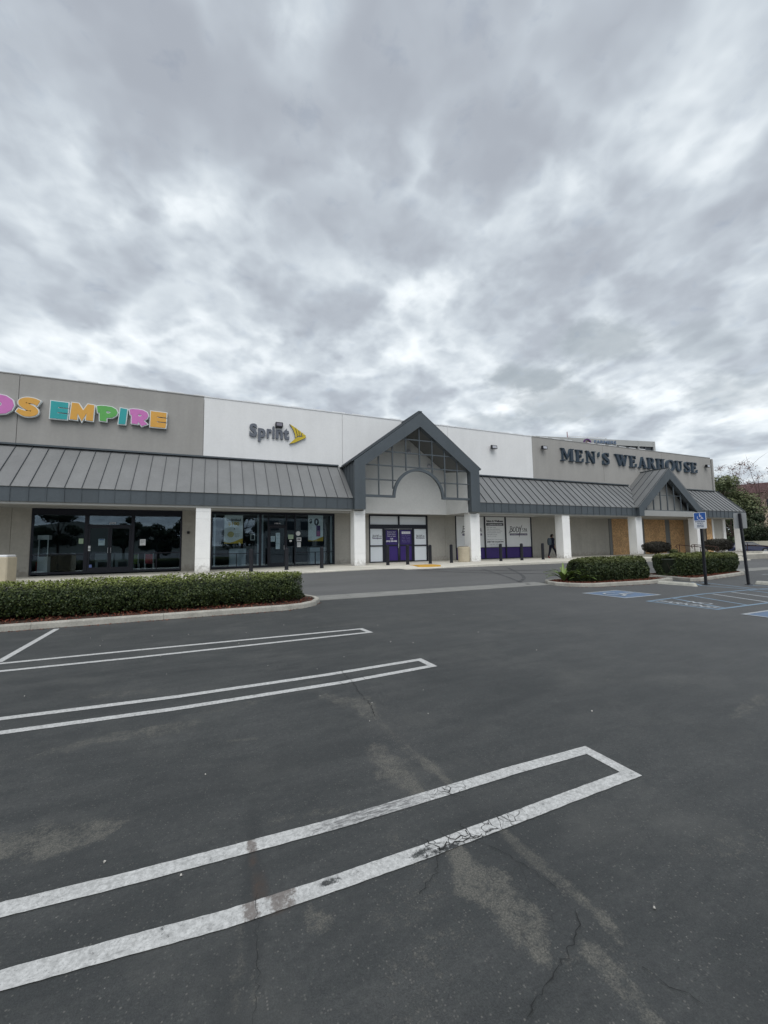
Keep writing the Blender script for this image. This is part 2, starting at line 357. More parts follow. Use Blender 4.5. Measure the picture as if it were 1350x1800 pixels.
def text_mesh(s, size, ext=.004, bold=0.0, shear=0.0, align='CENTER', spacing=1.0):
    cu = bpy.data.curves.new('t', 'FONT'); cu.body = s; cu.size = size; cu.extrude = ext; cu.offset = bold; cu.shear = shear
    cu.align_x = align; cu.align_y = 'BOTTOM_BASELINE'; cu.resolution_u = 3; cu.space_character = spacing
    o = bpy.data.objects.new('t', cu); me = bpy.data.meshes.new_from_object(o); bpy.data.objects.remove(o); return me
def text(s, size, m, x, z, y, parent, name='lettering', width=None, **k):
    me = text_mesh(s, size, **k); me.materials.append(m)
    co = np.empty(len(me.vertices) * 3); me.vertices.foreach_get('co', co); co = co.reshape(-1, 3)
    if width: co[:, 0] *= width / max(1e-6, np.ptp(co[:, 0]))
    w = np.stack([co[:, 0] + x, y - co[:, 2], co[:, 1] + z], 1)
    me.vertices.foreach_set('co', w.ravel()); me.update()
    me.name = name; return link(me, name, parent)
def curve_mesh(loops, ext, offset=0.0):
    cu = bpy.data.curves.new('c', 'CURVE'); cu.dimensions = '2D'; cu.fill_mode = 'BOTH'; cu.extrude = ext; cu.offset = offset
    for lp in loops:
        sp_ = cu.splines.new('POLY'); sp_.points.add(len(lp) - 1)
        for q, (a, b) in zip(sp_.points, lp): q.co = (a, b, 0, 1)
        sp_.use_cyclic_u = True
    o = bpy.data.objects.new('c', cu); me = bpy.data.meshes.new_from_object(o); bpy.data.objects.remove(o); return me
def wall_curve(loops, ext, m, y, parent, name, offset=0.0):
    me = curve_mesh(loops, ext, offset); me.materials.append(m)
    co = np.empty(len(me.vertices) * 3); me.vertices.foreach_get('co', co); co = co.reshape(-1, 3)
    w = np.stack([co[:, 0], y - co[:, 2], co[:, 1]], 1); me.vertices.foreach_set('co', w.ravel()); me.update(); me.name = name
    return link(me, name, parent)
def smooth_loop(p, it=2):
    for _ in range(it):
        q = []
        for i in range(len(p)):
            a, b = p[i], p[(i + 1) % len(p)]; q.append((a[0] * .75 + b[0] * .25, a[1] * .75 + b[1] * .25)); q.append((a[0] * .25 + b[0] * .75, a[1] * .25 + b[1] * .75))
        p = q
    return p
def spline(p, it=2):
    for _ in range(it):
        q = [p[0]]
        for i in range(len(p) - 1):
            a, b = p[i], p[i + 1]; q.append(tuple(x * .75 + y * .25 for x, y in zip(a, b))); q.append(tuple(x * .25 + y * .75 for x, y in zip(a, b)))
        q.append(p[-1]); p = q
    return p
def ribbon(p, it=2):
    # p: (x, y, width) centre line -> closed outline
    p = spline(p, it) if it else p; l, r = [], []
    for i in range(len(p)):
        a = p[max(0, i - 1)]; b = p[min(len(p) - 1, i + 1)]; dx, dy = b[0] - a[0], b[1] - a[1]; q = math.hypot(dx, dy) or 1
        nx, ny = -dy / q * p[i][2] / 2, dx / q * p[i][2] / 2; l.append((p[i][0] + nx, p[i][1] + ny)); r.append((p[i][0] - nx, p[i][1] - ny))
    return l + r[::-1]

def vnoise(x, y, seed=0, oct=4):
    # cheap value noise on arrays
    out_ = np.zeros_like(x, dtype=float); amp = 1.; tot = 0
    for o_ in range(oct):
        xi = np.floor(x).astype(int); yi = np.floor(y).astype(int); fx = x - xi; fy = y - yi
        fx = fx * fx * (3 - 2 * fx); fy = fy * fy * (3 - 2 * fy)
        def h(a, b):
            k = (a * 374761393 + b * 668265263 + (seed + o_) * 974634777) & 0x7fffffff
            k = ((k ^ (k >> 13)) * 1274126177) & 0x7fffffff; return ((k ^ (k >> 16)) & 0xffff) / 65535.
        out_ += amp * ((h(xi, yi) * (1 - fx) + h(xi + 1, yi) * fx) * (1 - fy) + (h(xi, yi + 1) * (1 - fx) + h(xi + 1, yi + 1) * fx) * fy)
        tot += amp; amp *= .55; x = x * 2.03 + 7.1; y = y * 2.03 + 3.3
    return out_ / tot

def leaves(c, nrm, size, tint, name, m, parent=None, aspect=.55, droop=.25, flat=0.35):
    # c, nrm (n,3); each leaf a bent rhombus
    n = len(c); r = rng.normal(size=(n, 3)); nn = nrm + r * flat * 1.6; nn /= np.linalg.norm(nn, axis=1)[:, None]
    t = rng.normal(size=(n, 3)); t -= nn * (t * nn).sum(1)[:, None]; t /= np.linalg.norm(t, axis=1)[:, None]; b = np.cross(nn, t)
    s = size[:, None]
    v = np.stack([c - t * s * .5, c + b * s * aspect * .5 + nn * s * .08, c + t * s * .5 - nn * s * droop * .4, c - b * s * aspect * .5 + nn * s * .08], 1).reshape(-1, 3)
    me = bpy.data.meshes.new(name); me.vertices.add(4 * n); me.vertices.foreach_set('co', v.ravel())
    me.loops.add(4 * n); me.loops.foreach_set('vertex_index', np.arange(4 * n)); me.polygons.add(n)
    me.polygons.foreach_set('loop_start', np.arange(n) * 4); me.polygons.foreach_set('loop_total', np.full(n, 4)); me.update(calc_edges=True)
    a = me.attributes.new('tint', 'FLOAT', 'POINT'); a.data.foreach_set('value', np.repeat(np.clip(tint, 0, 1), 4))
    me.materials.append(m); return link(me, name, parent)

# ------------------------------------------------------------------ levels
def sstep(t): t = min(1, max(0, t)); return t * t * (3 - 2 * t)
def walk_z(x): return .55 - .0125 * min(max(7.7 - x, 0), 10)
def road_z(x):                                       # asphalt at the foot of the shop walkway
    if x < 9: return walk_z(x) - .07
    if x < 20: return walk_z(x) - .14
    return .41 - .29 * sstep((x - 20) / 18)
def ground_z(x, y):
    if y <= 13.3: return 0.0
    t = min(1.0, (y - 13.3) / 5.2)
    z = road_z(x) * t
    return z
Y_WALK = 18.5

# ------------------------------------------------------------------ asphalt lot
def asphalt():
    xs = np.concatenate([np.array([-1200, -500, -200, -100, -60, -40, -28, -20, -14, -10, -8, -6.5, -5.2]), np.arange(-4.2, -1.5, .1), np.arange(-1.5, 3.6, .03), np.arange(3.6, 8, .1), np.arange(8, 24, .4), np.arange(24, 60, 2.0), np.array([60, 75, 90, 120, 160, 240, 500, 1200])])
    ys = np.concatenate([np.array([-1200, -500, -200, -100, -60, -40, -20, -8, -3, -1, 0]), np.arange(.5, 5.2, .03), np.arange(5.2, 9, .1), np.arange(9, 18.5, .26), np.array([18.5, 24, 30, 40, 60, 90, 140, 240, 500, 1200])])
    X, Y = np.meshgrid(xs, ys); Z = np.zeros_like(X)
    for i in range(len(ys)):
        for j in range(len(xs)):
            if ys[i] > 13.3: Z[i, j] = ground_z(float(np.clip(xs[j], -30, 60)), float(ys[i]))
    
    me = bpy.data.meshes.new('parking_lot_asphalt'); nx, ny = len(xs), len(ys)
    me.vertices.add(nx * ny); me.vertices.foreach_set('co', np.stack([X, Y, Z], -1).ravel())
    i0 = (np.arange(ny - 1)[:, None] * nx + np.arange(nx - 1)[None]).ravel(); fs = np.stack([i0, i0 + 1, i0 + nx + 1, i0 + nx], 1)
    me.loops.add(fs.size); me.loops.foreach_set('vertex_index', fs.ravel()); me.polygons.add(len(fs))
    me.polygons.foreach_set('loop_start', np.arange(len(fs)) * 4); me.polygons.foreach_set('loop_total', np.full(len(fs), 4)); me.update(calc_edges=True)
    # wear: worn tan patches, dark sealed streaks, rust
    def blob(cx, cy, rx, ry, rot, sh=1.0, seed=0, wob=.9):
        c, s = math.cos(rot), math.sin(rot); dx, dy = X - cx, Y - cy; u = (dx * c + dy * s) / rx; w_ = (-dx * s + dy * c) / ry
        n_ = vnoise(X * 5 + seed, Y * 5, seed, 4) - .5; r_ = np.sqrt(u * u + w_ * w_) + n_ * wob
        return np.clip((1 - r_) / .45 * sh + .0, 0, 1)
    tan = np.zeros_like(X)
    def streak(pxs, amt, seed):
        pts_ = [(*G(a, b), w) for a, b, w in pxs]; best = np.full(X.shape, 9.)
        for (x0, y0, w0), (x1, y1, w1) in zip(pts_[:-1], pts_[1:]):
            dx, dy = x1 - x0, y1 - y0; t = np.clip(((X - x0) * dx + (Y - y0) * dy) / (dx * dx + dy * dy), 0, 1)
            best = np.minimum(best, np.hypot(X - x0 - t * dx, Y - y0 - t * dy) / (w0 + t * (w1 - w0)))
        return np.clip((1.15 - best - (vnoise(X * 7 + seed, Y * 7, seed, 4) - .5) * 1.3) / .6, 0, 1) * amt
    for q in [([(790, 1480, .05), (850, 1550, .12), (905, 1610, .13), (950, 1680, .05)], 1.0, 1), ([(880, 1460, .03), (960, 1530, .045), (1070, 1620, .05)], .9, 2), ([(1045, 1680, .05), (1120, 1760, .05), (1200, 1850, .05)], .9, 3), ([(1070, 1620, .03), (1100, 1700, .08), (1010, 1700, .05)], .45, 4),
              ([(660, 1320, .10), (690, 1355, .16), (740, 1395, .05)], .95, 5), ([(712, 1308, .03), (760, 1350, .05), (800, 1385, .03)], .75, 6), ([(570, 1225, .12), (630, 1235, .16), (655, 1262, .08)], .7, 7), ([(-40, 1485, .12), (90, 1480, .16), (190, 1455, .10)], .85, 8),
              ([(60, 1330, .06), (150, 1305, .12), (330, 1275, .14)], .6, 9), ([(330, 1260, .08), (440, 1235, .10)], .4, 10), ([(160, 1222, .10), (260, 1215, .12)], .5, 11), ([(400, 1303, .04), (450, 1298, .05)], .6, 12), ([(545, 1600, .03), (560, 1625, .06)], .8, 13), ([(480, 1440, .04), (620, 1420, .06)], .4, 14),
              ([(1290, 1260, .05), (1340, 1225, .10)], .5, 15), ([(660, 1260, .06), (720, 1320, .06)], .4, 16), ([(690, 1470, .05), (760, 1560, .10), (700, 1600, .10)], .35, 17), ([(1250, 1500, .12), (1340, 1480, .12)], .3, 18), ([(560, 1100, .2), (720, 1090, .3), (880, 1085, .3)], .3, 19), ([(425, 1620, .02), (415, 1780, .02)], .6, 20), ([(445, 1640, .012), (448, 1760, .012)], .6, 21),
              ([(820, 1640, .1), (700, 1750, .12)], .25, 22), ([(1000, 1180, .3), (1200, 1200, .4)], .22, 23)]:
        tan = np.maximum(tan, streak(*q))
    tan *= .55 + .75 * vnoise(X * 9, Y * 9, 21, 3)
    dark = np.zeros_like(X)
    for q in [(.75, 3.25, 1.6, .28, .05, .5, 31), (.23, 2.2, .07, .75, -.1, .9, 32), (.1, 1.5, .10, .5, 0, .7, 33), (2.1, 3.1, .5, .10, .1, .5, 34), (1.50, 1.95, .12, .55, .1, .6, 35), (-.6, 5.05, 1.2, .2, 0, .5, 36), (1.0, 5.6, .25, .06, .05, .8, 37), (1.9, 5.35, .12, .05, 0, .9, 38), (3.0, 3.4, .9, .22, .2, .35, 39), (-.3, 3.35, .10, .06, 0, .8, 61), (.6, 3.5, .14, .05, .2, .7, 62), (-.2, 6.1, .16, .09, 0, .8, 63), (.9, 6.3, .10, .07, 0, .7, 64), (1.8, .95, .2, .12, 0, .5, 65)]:
        dark = np.maximum(dark, blob(*q[:5], q[5], q[6], .6) * min(1, q[5] + .1))
    rust = np.maximum(blob(.25, 2.12, .045, .14, 0, .8, 41, .7), np.maximum(blob(.24, 2.32, .018, .05, 0, .9, 43, .4), blob(.32, 1.98, .09, .05, .1, .7, 42, .8)))
    crk = np.zeros_like(X)
    for q in [(1.42, 2.02, .50, .16, .0), (1.6, 4.5, .2, .9, .1), (1.35, 1.5, .3, .4, 0), (1.2, 3.0, .3, .35, 0)]:
        crk = np.maximum(crk, blob(*q, 1, 50, .4))
    for nme, arr in (('tan', tan), ('dark', dark), ('rust', rust), ('crk', crk)):
        a = me.attributes.new(nme, 'FLOAT', 'POINT'); a.data.foreach_set('value', arr.ravel().astype(np.float32))
    return me

def asphalt_nodes(m, base_only=False):
    n = m.node_tree.nodes; l = m.node_tree.links
    g = n.new('ShaderNodeNewGeometry')
    def nz(scale, det=5, rough=.6, st=None):
        t = n.new('ShaderNodeTexNoise'); t.inputs['Scale'].default_value = scale; t.inputs['Detail'].default_value = det; t.inputs['Roughness'].default_value = rough
        if st:
            vm = n.new('ShaderNodeVectorMath'); vm.operation = 'MULTIPLY'; vm.inputs[1].default_value = st; l.new(g.outputs['Position'], vm.inputs[0]); l.new(vm.outputs[0], t.inputs['Vector'])
        else: l.new(g.outputs['Position'], t.inputs['Vector'])
        return t.outputs['Fac']
    def mr(s, a, b, c, d):
        q = n.new('ShaderNodeMapRange'); q.inputs['From Min'].default_value = a; q.inputs['From Max'].default_value = b; q.inputs['To Min'].default_value = c; q.inputs['To Max'].default_value = d; l.new(s, q.inputs['Value']); return q.outputs[0]
    def mix(f, a, b):
        q = n.new('ShaderNodeMix'); q.data_type = 'RGBA'
        if isinstance(f, float): q.inputs[0].default_value = f
        else: l.new(f, q.inputs[0])
        for i, v_ in ((6, a), (7, b)):
            if isinstance(v_, tuple): q.inputs[i].default_value = (*v_, 1)
            else: l.new(v_, q.inputs[i])
        return q.outputs[2]
    def ma(op, a, b):
        q = n.new('ShaderNodeMath'); q.operation = op
        for i, v_ in enumerate((a, b)):
            if isinstance(v_, float): q.inputs[i].default_value = v_
            else: l.new(v_, q.inputs[i])
        return q.outputs[0]
    col = mix(mr(nz(.35, 4, .6), .38, .62, 0, 1), (.034, .0385, .038), (.056, .0605, .059))
    col = mix(mr(nz(4.5, 6, .72), .40, .66, 0, .45), col, (.026, .030, .0295))
    col = mix(mr(nz(1.5, 6, .7, (.7, 2.6, 1)), .42, .68, 0, .5), col, (.098, .101, .097))
    col = mix(mr(nz(30, 4, .75), .34, .66, 0, .7), col, (.030, .032, .034))
    gm = n.new('ShaderNodeVectorMath'); gm.operation = 'SCALE'; l.new(col, gm.inputs[0]); l.new(mr(nz(120, 4, .85), .36, .64, .62, 1.42), gm.inputs['Scale']); col = gm.outputs[0]
    col = mix(mr(nz(.9, 7, .72), .50, .72, 0, .5), col, (.100, .101, .094))
    # aggregate specks
    vo = n.new('ShaderNodeTexVoronoi'); vo.inputs['Scale'].default_value = 95; l.new(g.outputs['Position'], vo.inputs['Vector'])
    sc = n.new('ShaderNodeSeparateColor'); l.new(vo.outputs['Color'], sc.inputs[0])
    spk = ma('MULTIPLY', mr(sc.outputs[0], .86, .99, 0, .6), mr(vo.outputs['Distance'], .25, .5, 1, 0))
    col = mix(spk, col, (.17, .165, .15))
    return g, nz, mr, mix, ma, col, vo, sc

ASPH = bpy.data.materials.new('asphalt'); ASPH.use_nodes = True
def make_asph(ASPH):
    n = ASPH.node_tree.nodes; l = ASPH.node_tree.links; b = n['Principled BSDF']
    g, nz, mr, mix, ma, col, vo, sc = asphalt_nodes(ASPH)
    def at(s): a = n.new('ShaderNodeAttribute'); a.attribute_name = s; return a.outputs['Fac']
    br = nz(30, 6, .8)
    tm = mr(ma('ADD', ma('ADD', at('tan'), ma('MULTIPLY', ma('SUBTRACT', br, .5), 3.2)), ma('MULTIPLY', ma('SUBTRACT', nz(8, 3, .6), .5), 1.2)), .30, 1.0, 0, .82)
    tm = ma('MULTIPLY', tm, mr(at('tan'), .02, .2, 0, 1))
    geo2 = n.new('ShaderNodeSeparateXYZ'); l.new(g.outputs['Position'], geo2.inputs[0])
    aisle = mr(geo2.outputs[1], 13.1, 13.3, 0, 1); col = mix(ma('MULTIPLY', aisle, mr(nz(.5, 5, .65, (.4, 1.6, 1)), .3, .7, .45, .95)), col, (.150, .151, .149))
    far = ma('MULTIPLY', mr(geo2.outputs[0], 2.5, 12.0, 0, .75), mr(nz(.22, 4, .6), .3, .7, .5, 1)); col = mix(far, col, (.098, .099, .098))
    col = mix(tm, col, mix(mr(nz(110, 4, .8), .38, .62, 0, 1), (.185, .178, .152), (.060, .060, .055)))
    col = mix(ma('MULTIPLY', at('dark'), .55), col, (.024, .027, .028))
    col = mix(ma('MULTIPLY', at('rust'), mr(nz(25, 4, .7), .3, .6, .3, .9)), col, (.062, .044, .034))
    # bright grit
    vo2 = n.new('ShaderNodeTexVoronoi'); vo2.inputs['Scale'].default_value = 44; l.new(g.outputs['Position'], vo2.inputs['Vector'])
    s2 = n.new('ShaderNodeSeparateColor'); l.new(vo2.outputs['Color'], s2.inputs[0])
    gr = ma('MULTIPLY', mr(ma('ADD', s2.outputs[1], ma('MULTIPLY', nz(1.3, 4, .7), .5)), 1.15, 1.24, 0, 1), mr(vo2.outputs['Distance'], .05, .13, 1, 0))
    col = mix(gr, col, (.26, .255, .24))
    # crazed cracking where the surface has failed
    vo3 = n.new('ShaderNodeTexVoronoi'); vo3.feature = 'DISTANCE_TO_EDGE'; vo3.inputs['Scale'].default_value = 9
    w_ = n.new('ShaderNodeTexNoise'); w_.inputs['Scale'].default_value = 6; l.new(g.outputs['Position'], w_.inputs['Vector'])
    ad = n.new('ShaderNodeVectorMath'); ad.operation = 'MULTIPLY_ADD'; l.new(w_.outputs['Color'], ad.inputs[0]); ad.inputs[1].default_value = (.12, .12, 0); l.new(g.outputs['Position'], ad.inputs[2]); l.new(ad.outputs[0], vo3.inputs['Vector'])
    ck = ma('MULTIPLY', mr(vo3.outputs['Distance'], .0, .02, .45, 0), at('crk')); col = mix(ck, col, (.016, .016, .016))
    l.new(col, b.inputs['Base Color']); b.inputs['Roughness'].default_value = .66; b.inputs['Specular IOR Level'].default_value = .5
    hb = ma('ADD', nz(170, 3, .7), ma('MULTIPLY', sc.outputs[1], .5))
    bp = n.new('ShaderNodeBump'); bp.inputs['Strength'].default_value = .55; bp.inputs['Distance'].default_value = .006; l.new(hb, bp.inputs['Height']); l.new(bp.outputs[0], b.inputs['Normal'])
make_asph(ASPH)
me = asphalt(); me.materials.append(ASPH)
LOT = tag(link(me, 'parking_lot'), kind='structure'); LOT['label'] = 'dark worn asphalt parking lot with white stall lines and tan worn patches'

def paint_mat(name, colr, wear=.45, cracks=False):
    m = bpy.data.materials.new(name); m.use_nodes = True; n = m.node_tree.nodes; l = m.node_tree.links; b = n['Principled BSDF']
    g, nz, mr, mix, ma, col, vo, sc = asphalt_nodes(m)
    base = mix(mr(nz(9, 5, .7), .3, .7, 0, 1), colr, tuple(c * .78 for c in colr))
    base = mix(mr(nz(38, 6, .82), .40, .62, 0, .72), base, tuple(c * .42 for c in colr))
    hole = mr(nz(9, 7, .82), .61, .66, 0, .9); pin = mr(nz(90, 4, .8), .57, .70, 0, wear * 1.4); scr = mr(nz(14, 4, .7, (.35, 2.2, 1)), .60, .72, 0, wear)
    f = ma('MAXIMUM', hole, ma('MAXIMUM', pin, scr))
    c2 = mix(f, base, col)
    if cracks:
        # rust spill and failed patches crossing the near stall line (object's real marks)
        sx = n.new('ShaderNodeSeparateXYZ'); l.new(g.outputs['Position'], sx.inputs[0])
        def el(cx, cy, rx, ry):
            a = ma('DIVIDE', ma('SUBTRACT', sx.outputs[0], cx), rx); b_ = ma('DIVIDE', ma('SUBTRACT', sx.outputs[1], cy), ry)
            r_ = ma('ADD', ma('MULTIPLY', a, a), ma('MULTIPLY', b_, b_)); r_ = ma('ADD', r_, ma('MULTIPLY', ma('SUBTRACT', nz(24, 7, .85), .5), 9.0)); return mr(r_, .4, 1.6, 1, 0)
        rs_ = ma('MAXIMUM', el(.245, 2.40, .022, .12), ma('MAXIMUM', el(.335, 2.05, .06, .10), el(.20, 2.02, .03, .10)))
        c2 = mix(ma('MULTIPLY', rs_, .72), c2, (.080, .055, .042))
        lo = ma('MAXIMUM', el(.56, 2.02, .05, .018), ma('MAXIMUM', el(1.17, 1.97, .11, .018), el(1.05, 2.0, .05, .02)))
        c2 = mix(lo, c2, col)
        # tyre scuff along upper line
        sk = ma('MULTIPLY', el(.95, 2.40, .34, .07), mr(nz(11, 5, .75, (.8, 8, 1)), .40, .56, 0, .9)); c2 = mix(sk, c2, (.13, .13, .13))
        vo3 = n.new('ShaderNodeTexVoronoi'); vo3.feature = 'DISTANCE_TO_EDGE'; vo3.inputs['Scale'].default_value = 13
        w_ = n.new('ShaderNodeTexNoise'); w_.inputs['Scale'].default_value = 7; l.new(g.outputs['Position'], w_.inputs['Vector'])
        ad = n.new('ShaderNodeVectorMath'); ad.operation = 'MULTIPLY_ADD'; l.new(w_.outputs['Color'], ad.inputs[0]); ad.inputs[1].default_value = (.14, .14, 0); l.new(g.outputs['Position'], ad.inputs[2]); l.new(ad.outputs[0], vo3.inputs['Vector'])
        msk = ma('MAXIMUM', el(1.42, 2.06, .36, .14), ma('MULTIPLY', el(1.5, 2.42, .14, .10), .9))
        ck = ma('MULTIPLY', mr(vo3.outputs['Distance'], .012, .035, 1, 0), msk); c2 = mix(ck, c2, (.028, .027, .027))
    l.new(c2, b.inputs['Base Color']); b.inputs['Roughness'].default_value = .75
    bp = n.new('ShaderNodeBump'); bp.inputs['Strength'].default_value = .35; bp.inputs['Distance'].default_value = .005; l.new(nz(150, 3, .7), bp.inputs['Height']); l.new(bp.outputs[0], b.inputs['Normal'])
    return m
PW = paint_mat('white_road_paint', WPAINT_C, .45, True)
PBL = paint_mat('blue_road_paint', (.25, .36, .47), .5)
PBW = paint_mat('pale_road_paint', (.50, .54, .57), .45)
PBD = paint_mat('blue_field_paint', (.16, .24, .37), .4)

def paint_line(pts, w, m, name='painted_line', z=.004, closed=False, parent=None, jit=0.0):
    # flat ribbon with mitred corners along pts
    p = [Vector((a, b)) for a, b in pts]; n = len(p); L_, R_ = [], []
    for i in range(n):
        d1 = (p[i] - p[i - 1]).normalized() if (i > 0 or closed) else None; d2 = (p[(i + 1) % n] - p[i]).normalized() if (i < n - 1 or closed) else None
        d1 = d1 or d2; d2 = d2 or d1; t = (d1 + d2).normalized(); nn = Vector((-t.y, t.x)); k = w / 2 / max(.35, nn.dot(Vector((-d1.y, d1.x))))
        L_.append(p[i] + nn * k); R_.append(p[i] - nn * k)
    mb = MB(); rg = range(n) if closed else range(n - 1)
    if jit:
        A, Bq = [], []
        for i in range(n - 1):
            m_ = max(1, int((p[i + 1] - p[i]).length / .035)); 
            for q in range(m_): A.append(L_[i].lerp(L_[i + 1], q / m_) + Vector(rng.normal(size=2) * jit)); Bq.append(R_[i].lerp(R_[i + 1], q / m_) + Vector(rng.normal(size=2) * jit))
        L_, R_ = A + [L_[-1]], Bq + [R_[-1]]; rg = range(len(L_) - 1)
    for i in rg:
        j = (i + 1) % len(L_)
        mb.quad(*[(q.x, q.y, ground_z(q.x, q.y) + z) for q in (R_[i], R_[j], L_[j], L_[i])])
    return mb.build(name, m, parent or LOT)
# three hairpin dividers between the stalls (the near one wanders as it was painted)
def refine(p, k=4):
    q = []
    for i in range(len(p) - 1):
        for t in range(k): q.append((p[i][0] + (p[i + 1][0] - p[i][0]) * t / k, p[i][1] + (p[i + 1][1] - p[i][1]) * t / k))
    return q + [p[-1]]
def hair(up, lo, w=.095, flare=0):
    paint_line(refine(up, 1) + refine(lo, 1), w, PW, 'painted_line', jit=.0010)
hair([(-6.5, 7.69), (-2.74, 7.70), (-1.2, 7.69), (2.76, 7.58)], [(2.80, 7.21), (-1.0, 7.17), (-2.8, 7.22), (-6.5, 7.2)])
hair([(-6.0, 5.35), (-1.83, 5.19), (-.28, 5.09), (1.36, 5.10), (2.76, 5.18)], [(2.77, 4.84), (1.5, 4.74), (-.3, 4.72), (-1.7, 4.80), (-6, 4.95)])
hair([(-5, 2.58)] + [G(*q) for q in [(0, 1601), (200, 1552), (440, 1489), (600, 1446), (690, 1419), (790, 1389), (900, 1355), (1030, 1319)]], [G(*q) for q in [(1109, 1361), (1000, 1402), (900, 1440), (830, 1466), (750, 1497), (560, 1563), (400, 1616), (200, 1670), (0, 1725)]] + [(-5, 2.3)])
paint_line([(-2.86, 10.55), (-2.79, 7.8)], .10, PW)
# accessible aisle
paint_line([(11.0, 7.40), (11.0, 5.78), (16.7, 5.78), (16.7, 7.52), (13.9, 7.62)], .10, PBL, closed=True)
for k in range(5):
    x = 12.15 + k * .98; paint_line([(x, 7.48), (x - .75, 5.84)], .09, PBW if k in (2, 3) else PBL)
paint_line([(16.75, 7.60), (17.75, 9.75)], .09, PBL); paint_line([(16.45, 7.62), (16.5, 9.1), (17.4, 9.9)], .09, PBL)
paint_line([(17.95, 8.35), (18.0, 5.9)], .09, PBL); paint_line([(16.75, 7.5), (18.0, 7.35)], .09, PBL)
paint_line([(24, 10.6), (31, 10.2), (40, 9.9)], .10, PBW)
def ground_text(s, size, m, x, y, bold=.01, width=None, parent=None):
    me = text_mesh(s, size, 0, bold); me.materials.append(m); co = np.empty(len(me.vertices) * 3); me.vertices.foreach_get('co', co); co = co.reshape(-1, 3)
    if width: co[:, 0] *= width / np.ptp(co[:, 0])
    me.vertices.foreach_set('co', np.stack([co[:, 1] + x, y - co[:, 0], co[:, 2] * 0 + .008], 1).ravel()); me.update(); me.name = 'painted_lettering'
    return link(me, 'painted_lettering', LOT)
ground_text('NO', .42, PBW, 11.62, 6.55, .012, .55); ground_text('PARKING', .42, PBW, 11.12, 6.58, .012, 1.4)
def wheelchair():
    P_ = []
    P_.append([(.50 + .075 * math.cos(t), .90 + .075 * math.sin(t)) for t in np.linspace(0, 2 * math.pi, 14)[:-1]])
    P_.append(ribbon([(.49, .80, .10), (.50, .62, .10), (.51, .46, .10)], 0)); P_.append(ribbon([(.50, .66, .06), (.72, .65, .06)], 0))
    P_.append(ribbon([(.48, .46, .10), (.72, .45, .09), (.84, .16, .09), (.93, .20, .07)], 1))
    arc = [(.46 + .27 * math.cos(t), .33 + .27 * math.sin(t), .065) for t in np.linspace(math.radians(130), math.radians(350), 16)]
    P_.append(ribbon(arc, 0)); return P_
def pad(cx, cy, w=1.42, h=1.55):
    mb = MB(); f = lambda a, b, z: (cx + b, cy - a, z); a, b = w / 2, h / 2
    mb.quad(f(-a, -b, .004), f(a, -b, .004), f(a, b, .004), f(-a, b, .004)); mb.build('painted_square', PBD, LOT)
    paint_line([(cx - b, cy + a), (cx + b, cy + a), (cx + b, cy - a), (cx - b, cy - a)], .08, PBW, 'painted_border', .008, True)
    mb = MB()
    for k, pl in enumerate(wheelchair()):
        i = len(mb.v); mb.v += [f((u - .5) * 1.05, (v_ - .5) * 1.2, .012 + k * .0015) for u, v_ in pl]
        for t in tessellate_polygon([[Vector((u, v_, 0)) for u, v_ in pl]]): mb.f.append(tuple(i + q for q in t)); mb.m.append(0)
    mb.build('painted_symbol', PBW, LOT)
pad(11.85, 8.83); pad(11.5, 4.42)

# cracks as dark recessed seams
def crack(pts, w=.008, z=.0105, jit=.02):
    w = w * .45
    p = [np.array(q, float) for q in pts]; q = []
    for i in range(len(p) - 1):
        m_ = max(2, int(np.linalg.norm(p[i + 1] - p[i]) / .022))
        for k in range(m_): q.append(p[i] + (p[i + 1] - p[i]) * k / m_ + rng.normal(size=2) * jit * .4)
    q.append(p[-1]); pl = [(a, b, w * (.2 + rng.random() * 1.3)) for a, b in q]; o = ribbon(pl, 0); n = len(q); mb = MB()
    for i in range(n - 1):
        a, b, c, d = o[i], o[i + 1], o[2 * n - 2 - i], o[2 * n - 1 - i]; mb.quad(*[(s[0], s[1], ground_z(*s) + z - .004) for s in (a, b, c, d)])
    return mb
CRK = mat('crack_black', (.022, .023, .023), .95, 0)
cm = MB()
for pts, w in [(([(1.50, 1.42), (1.44, 1.36), (1.37, 1.32), (1.30, 1.31), (1.22, 1.27), (1.13, 1.25), (1.02, 1.2)]), .008),
               ([(1.535, 1.14), (1.55, 1.10), (1.57, 1.05), (1.6, .98)], .006), ([(1.62, 5.25), (1.60, 5.0), (1.60, 4.68), (1.55, 4.4), (1.54, 3.97), (1.47, 3.68)], .012),
               ([(1.45, 4.75), (1.47, 4.65), (1.6, 4.7)], .01), ([(1.75, 4.85), (1.78, 4.7)], .01), ([(1.45, 2.44), (1.48, 2.34), (1.52, 2.30)], .010), ([(1.40, 2.42), (1.47, 2.38)], .007),
               ([(1.10, 2.10), (1.13, 2.04), (1.14, 1.97)], .012), ([(1.22, 2.09), (1.23, 2.03), (1.30, 2.0), (1.36, 2.03), (1.36, 2.10)], .011), ([(1.14, 1.98), (1.25, 1.99), (1.33, 1.97), (1.42, 1.98)], .012), ([(1.6, 2.10), (1.63, 2.0)], .007),
               ([(1.14, 1.97), (1.05, 1.85), (.92, 1.78)], .006), ([(1.34, 1.97), (1.45, 1.80), (1.52, 1.55)], .005), ([(.235, 2.1), (.20, 1.7), (.12, 1.4)], .004),
               ([(3.2, 8.7), (4.5, 8.55), (6.2, 8.75), (8.2, 9.3)], .014), ([(2.95, 10.3), (3.4, 9.8), (3.3, 9.2)], .010), ([(4.2, 9.3), (4.4, 8.2), (4.9, 7.2)], .008)]:
    c_ = crack(pts, w); i = len(cm.v); cm.v += c_.v; cm.f += [tuple(i + k for k in f) for f in c_.f]; cm.m += c_.m
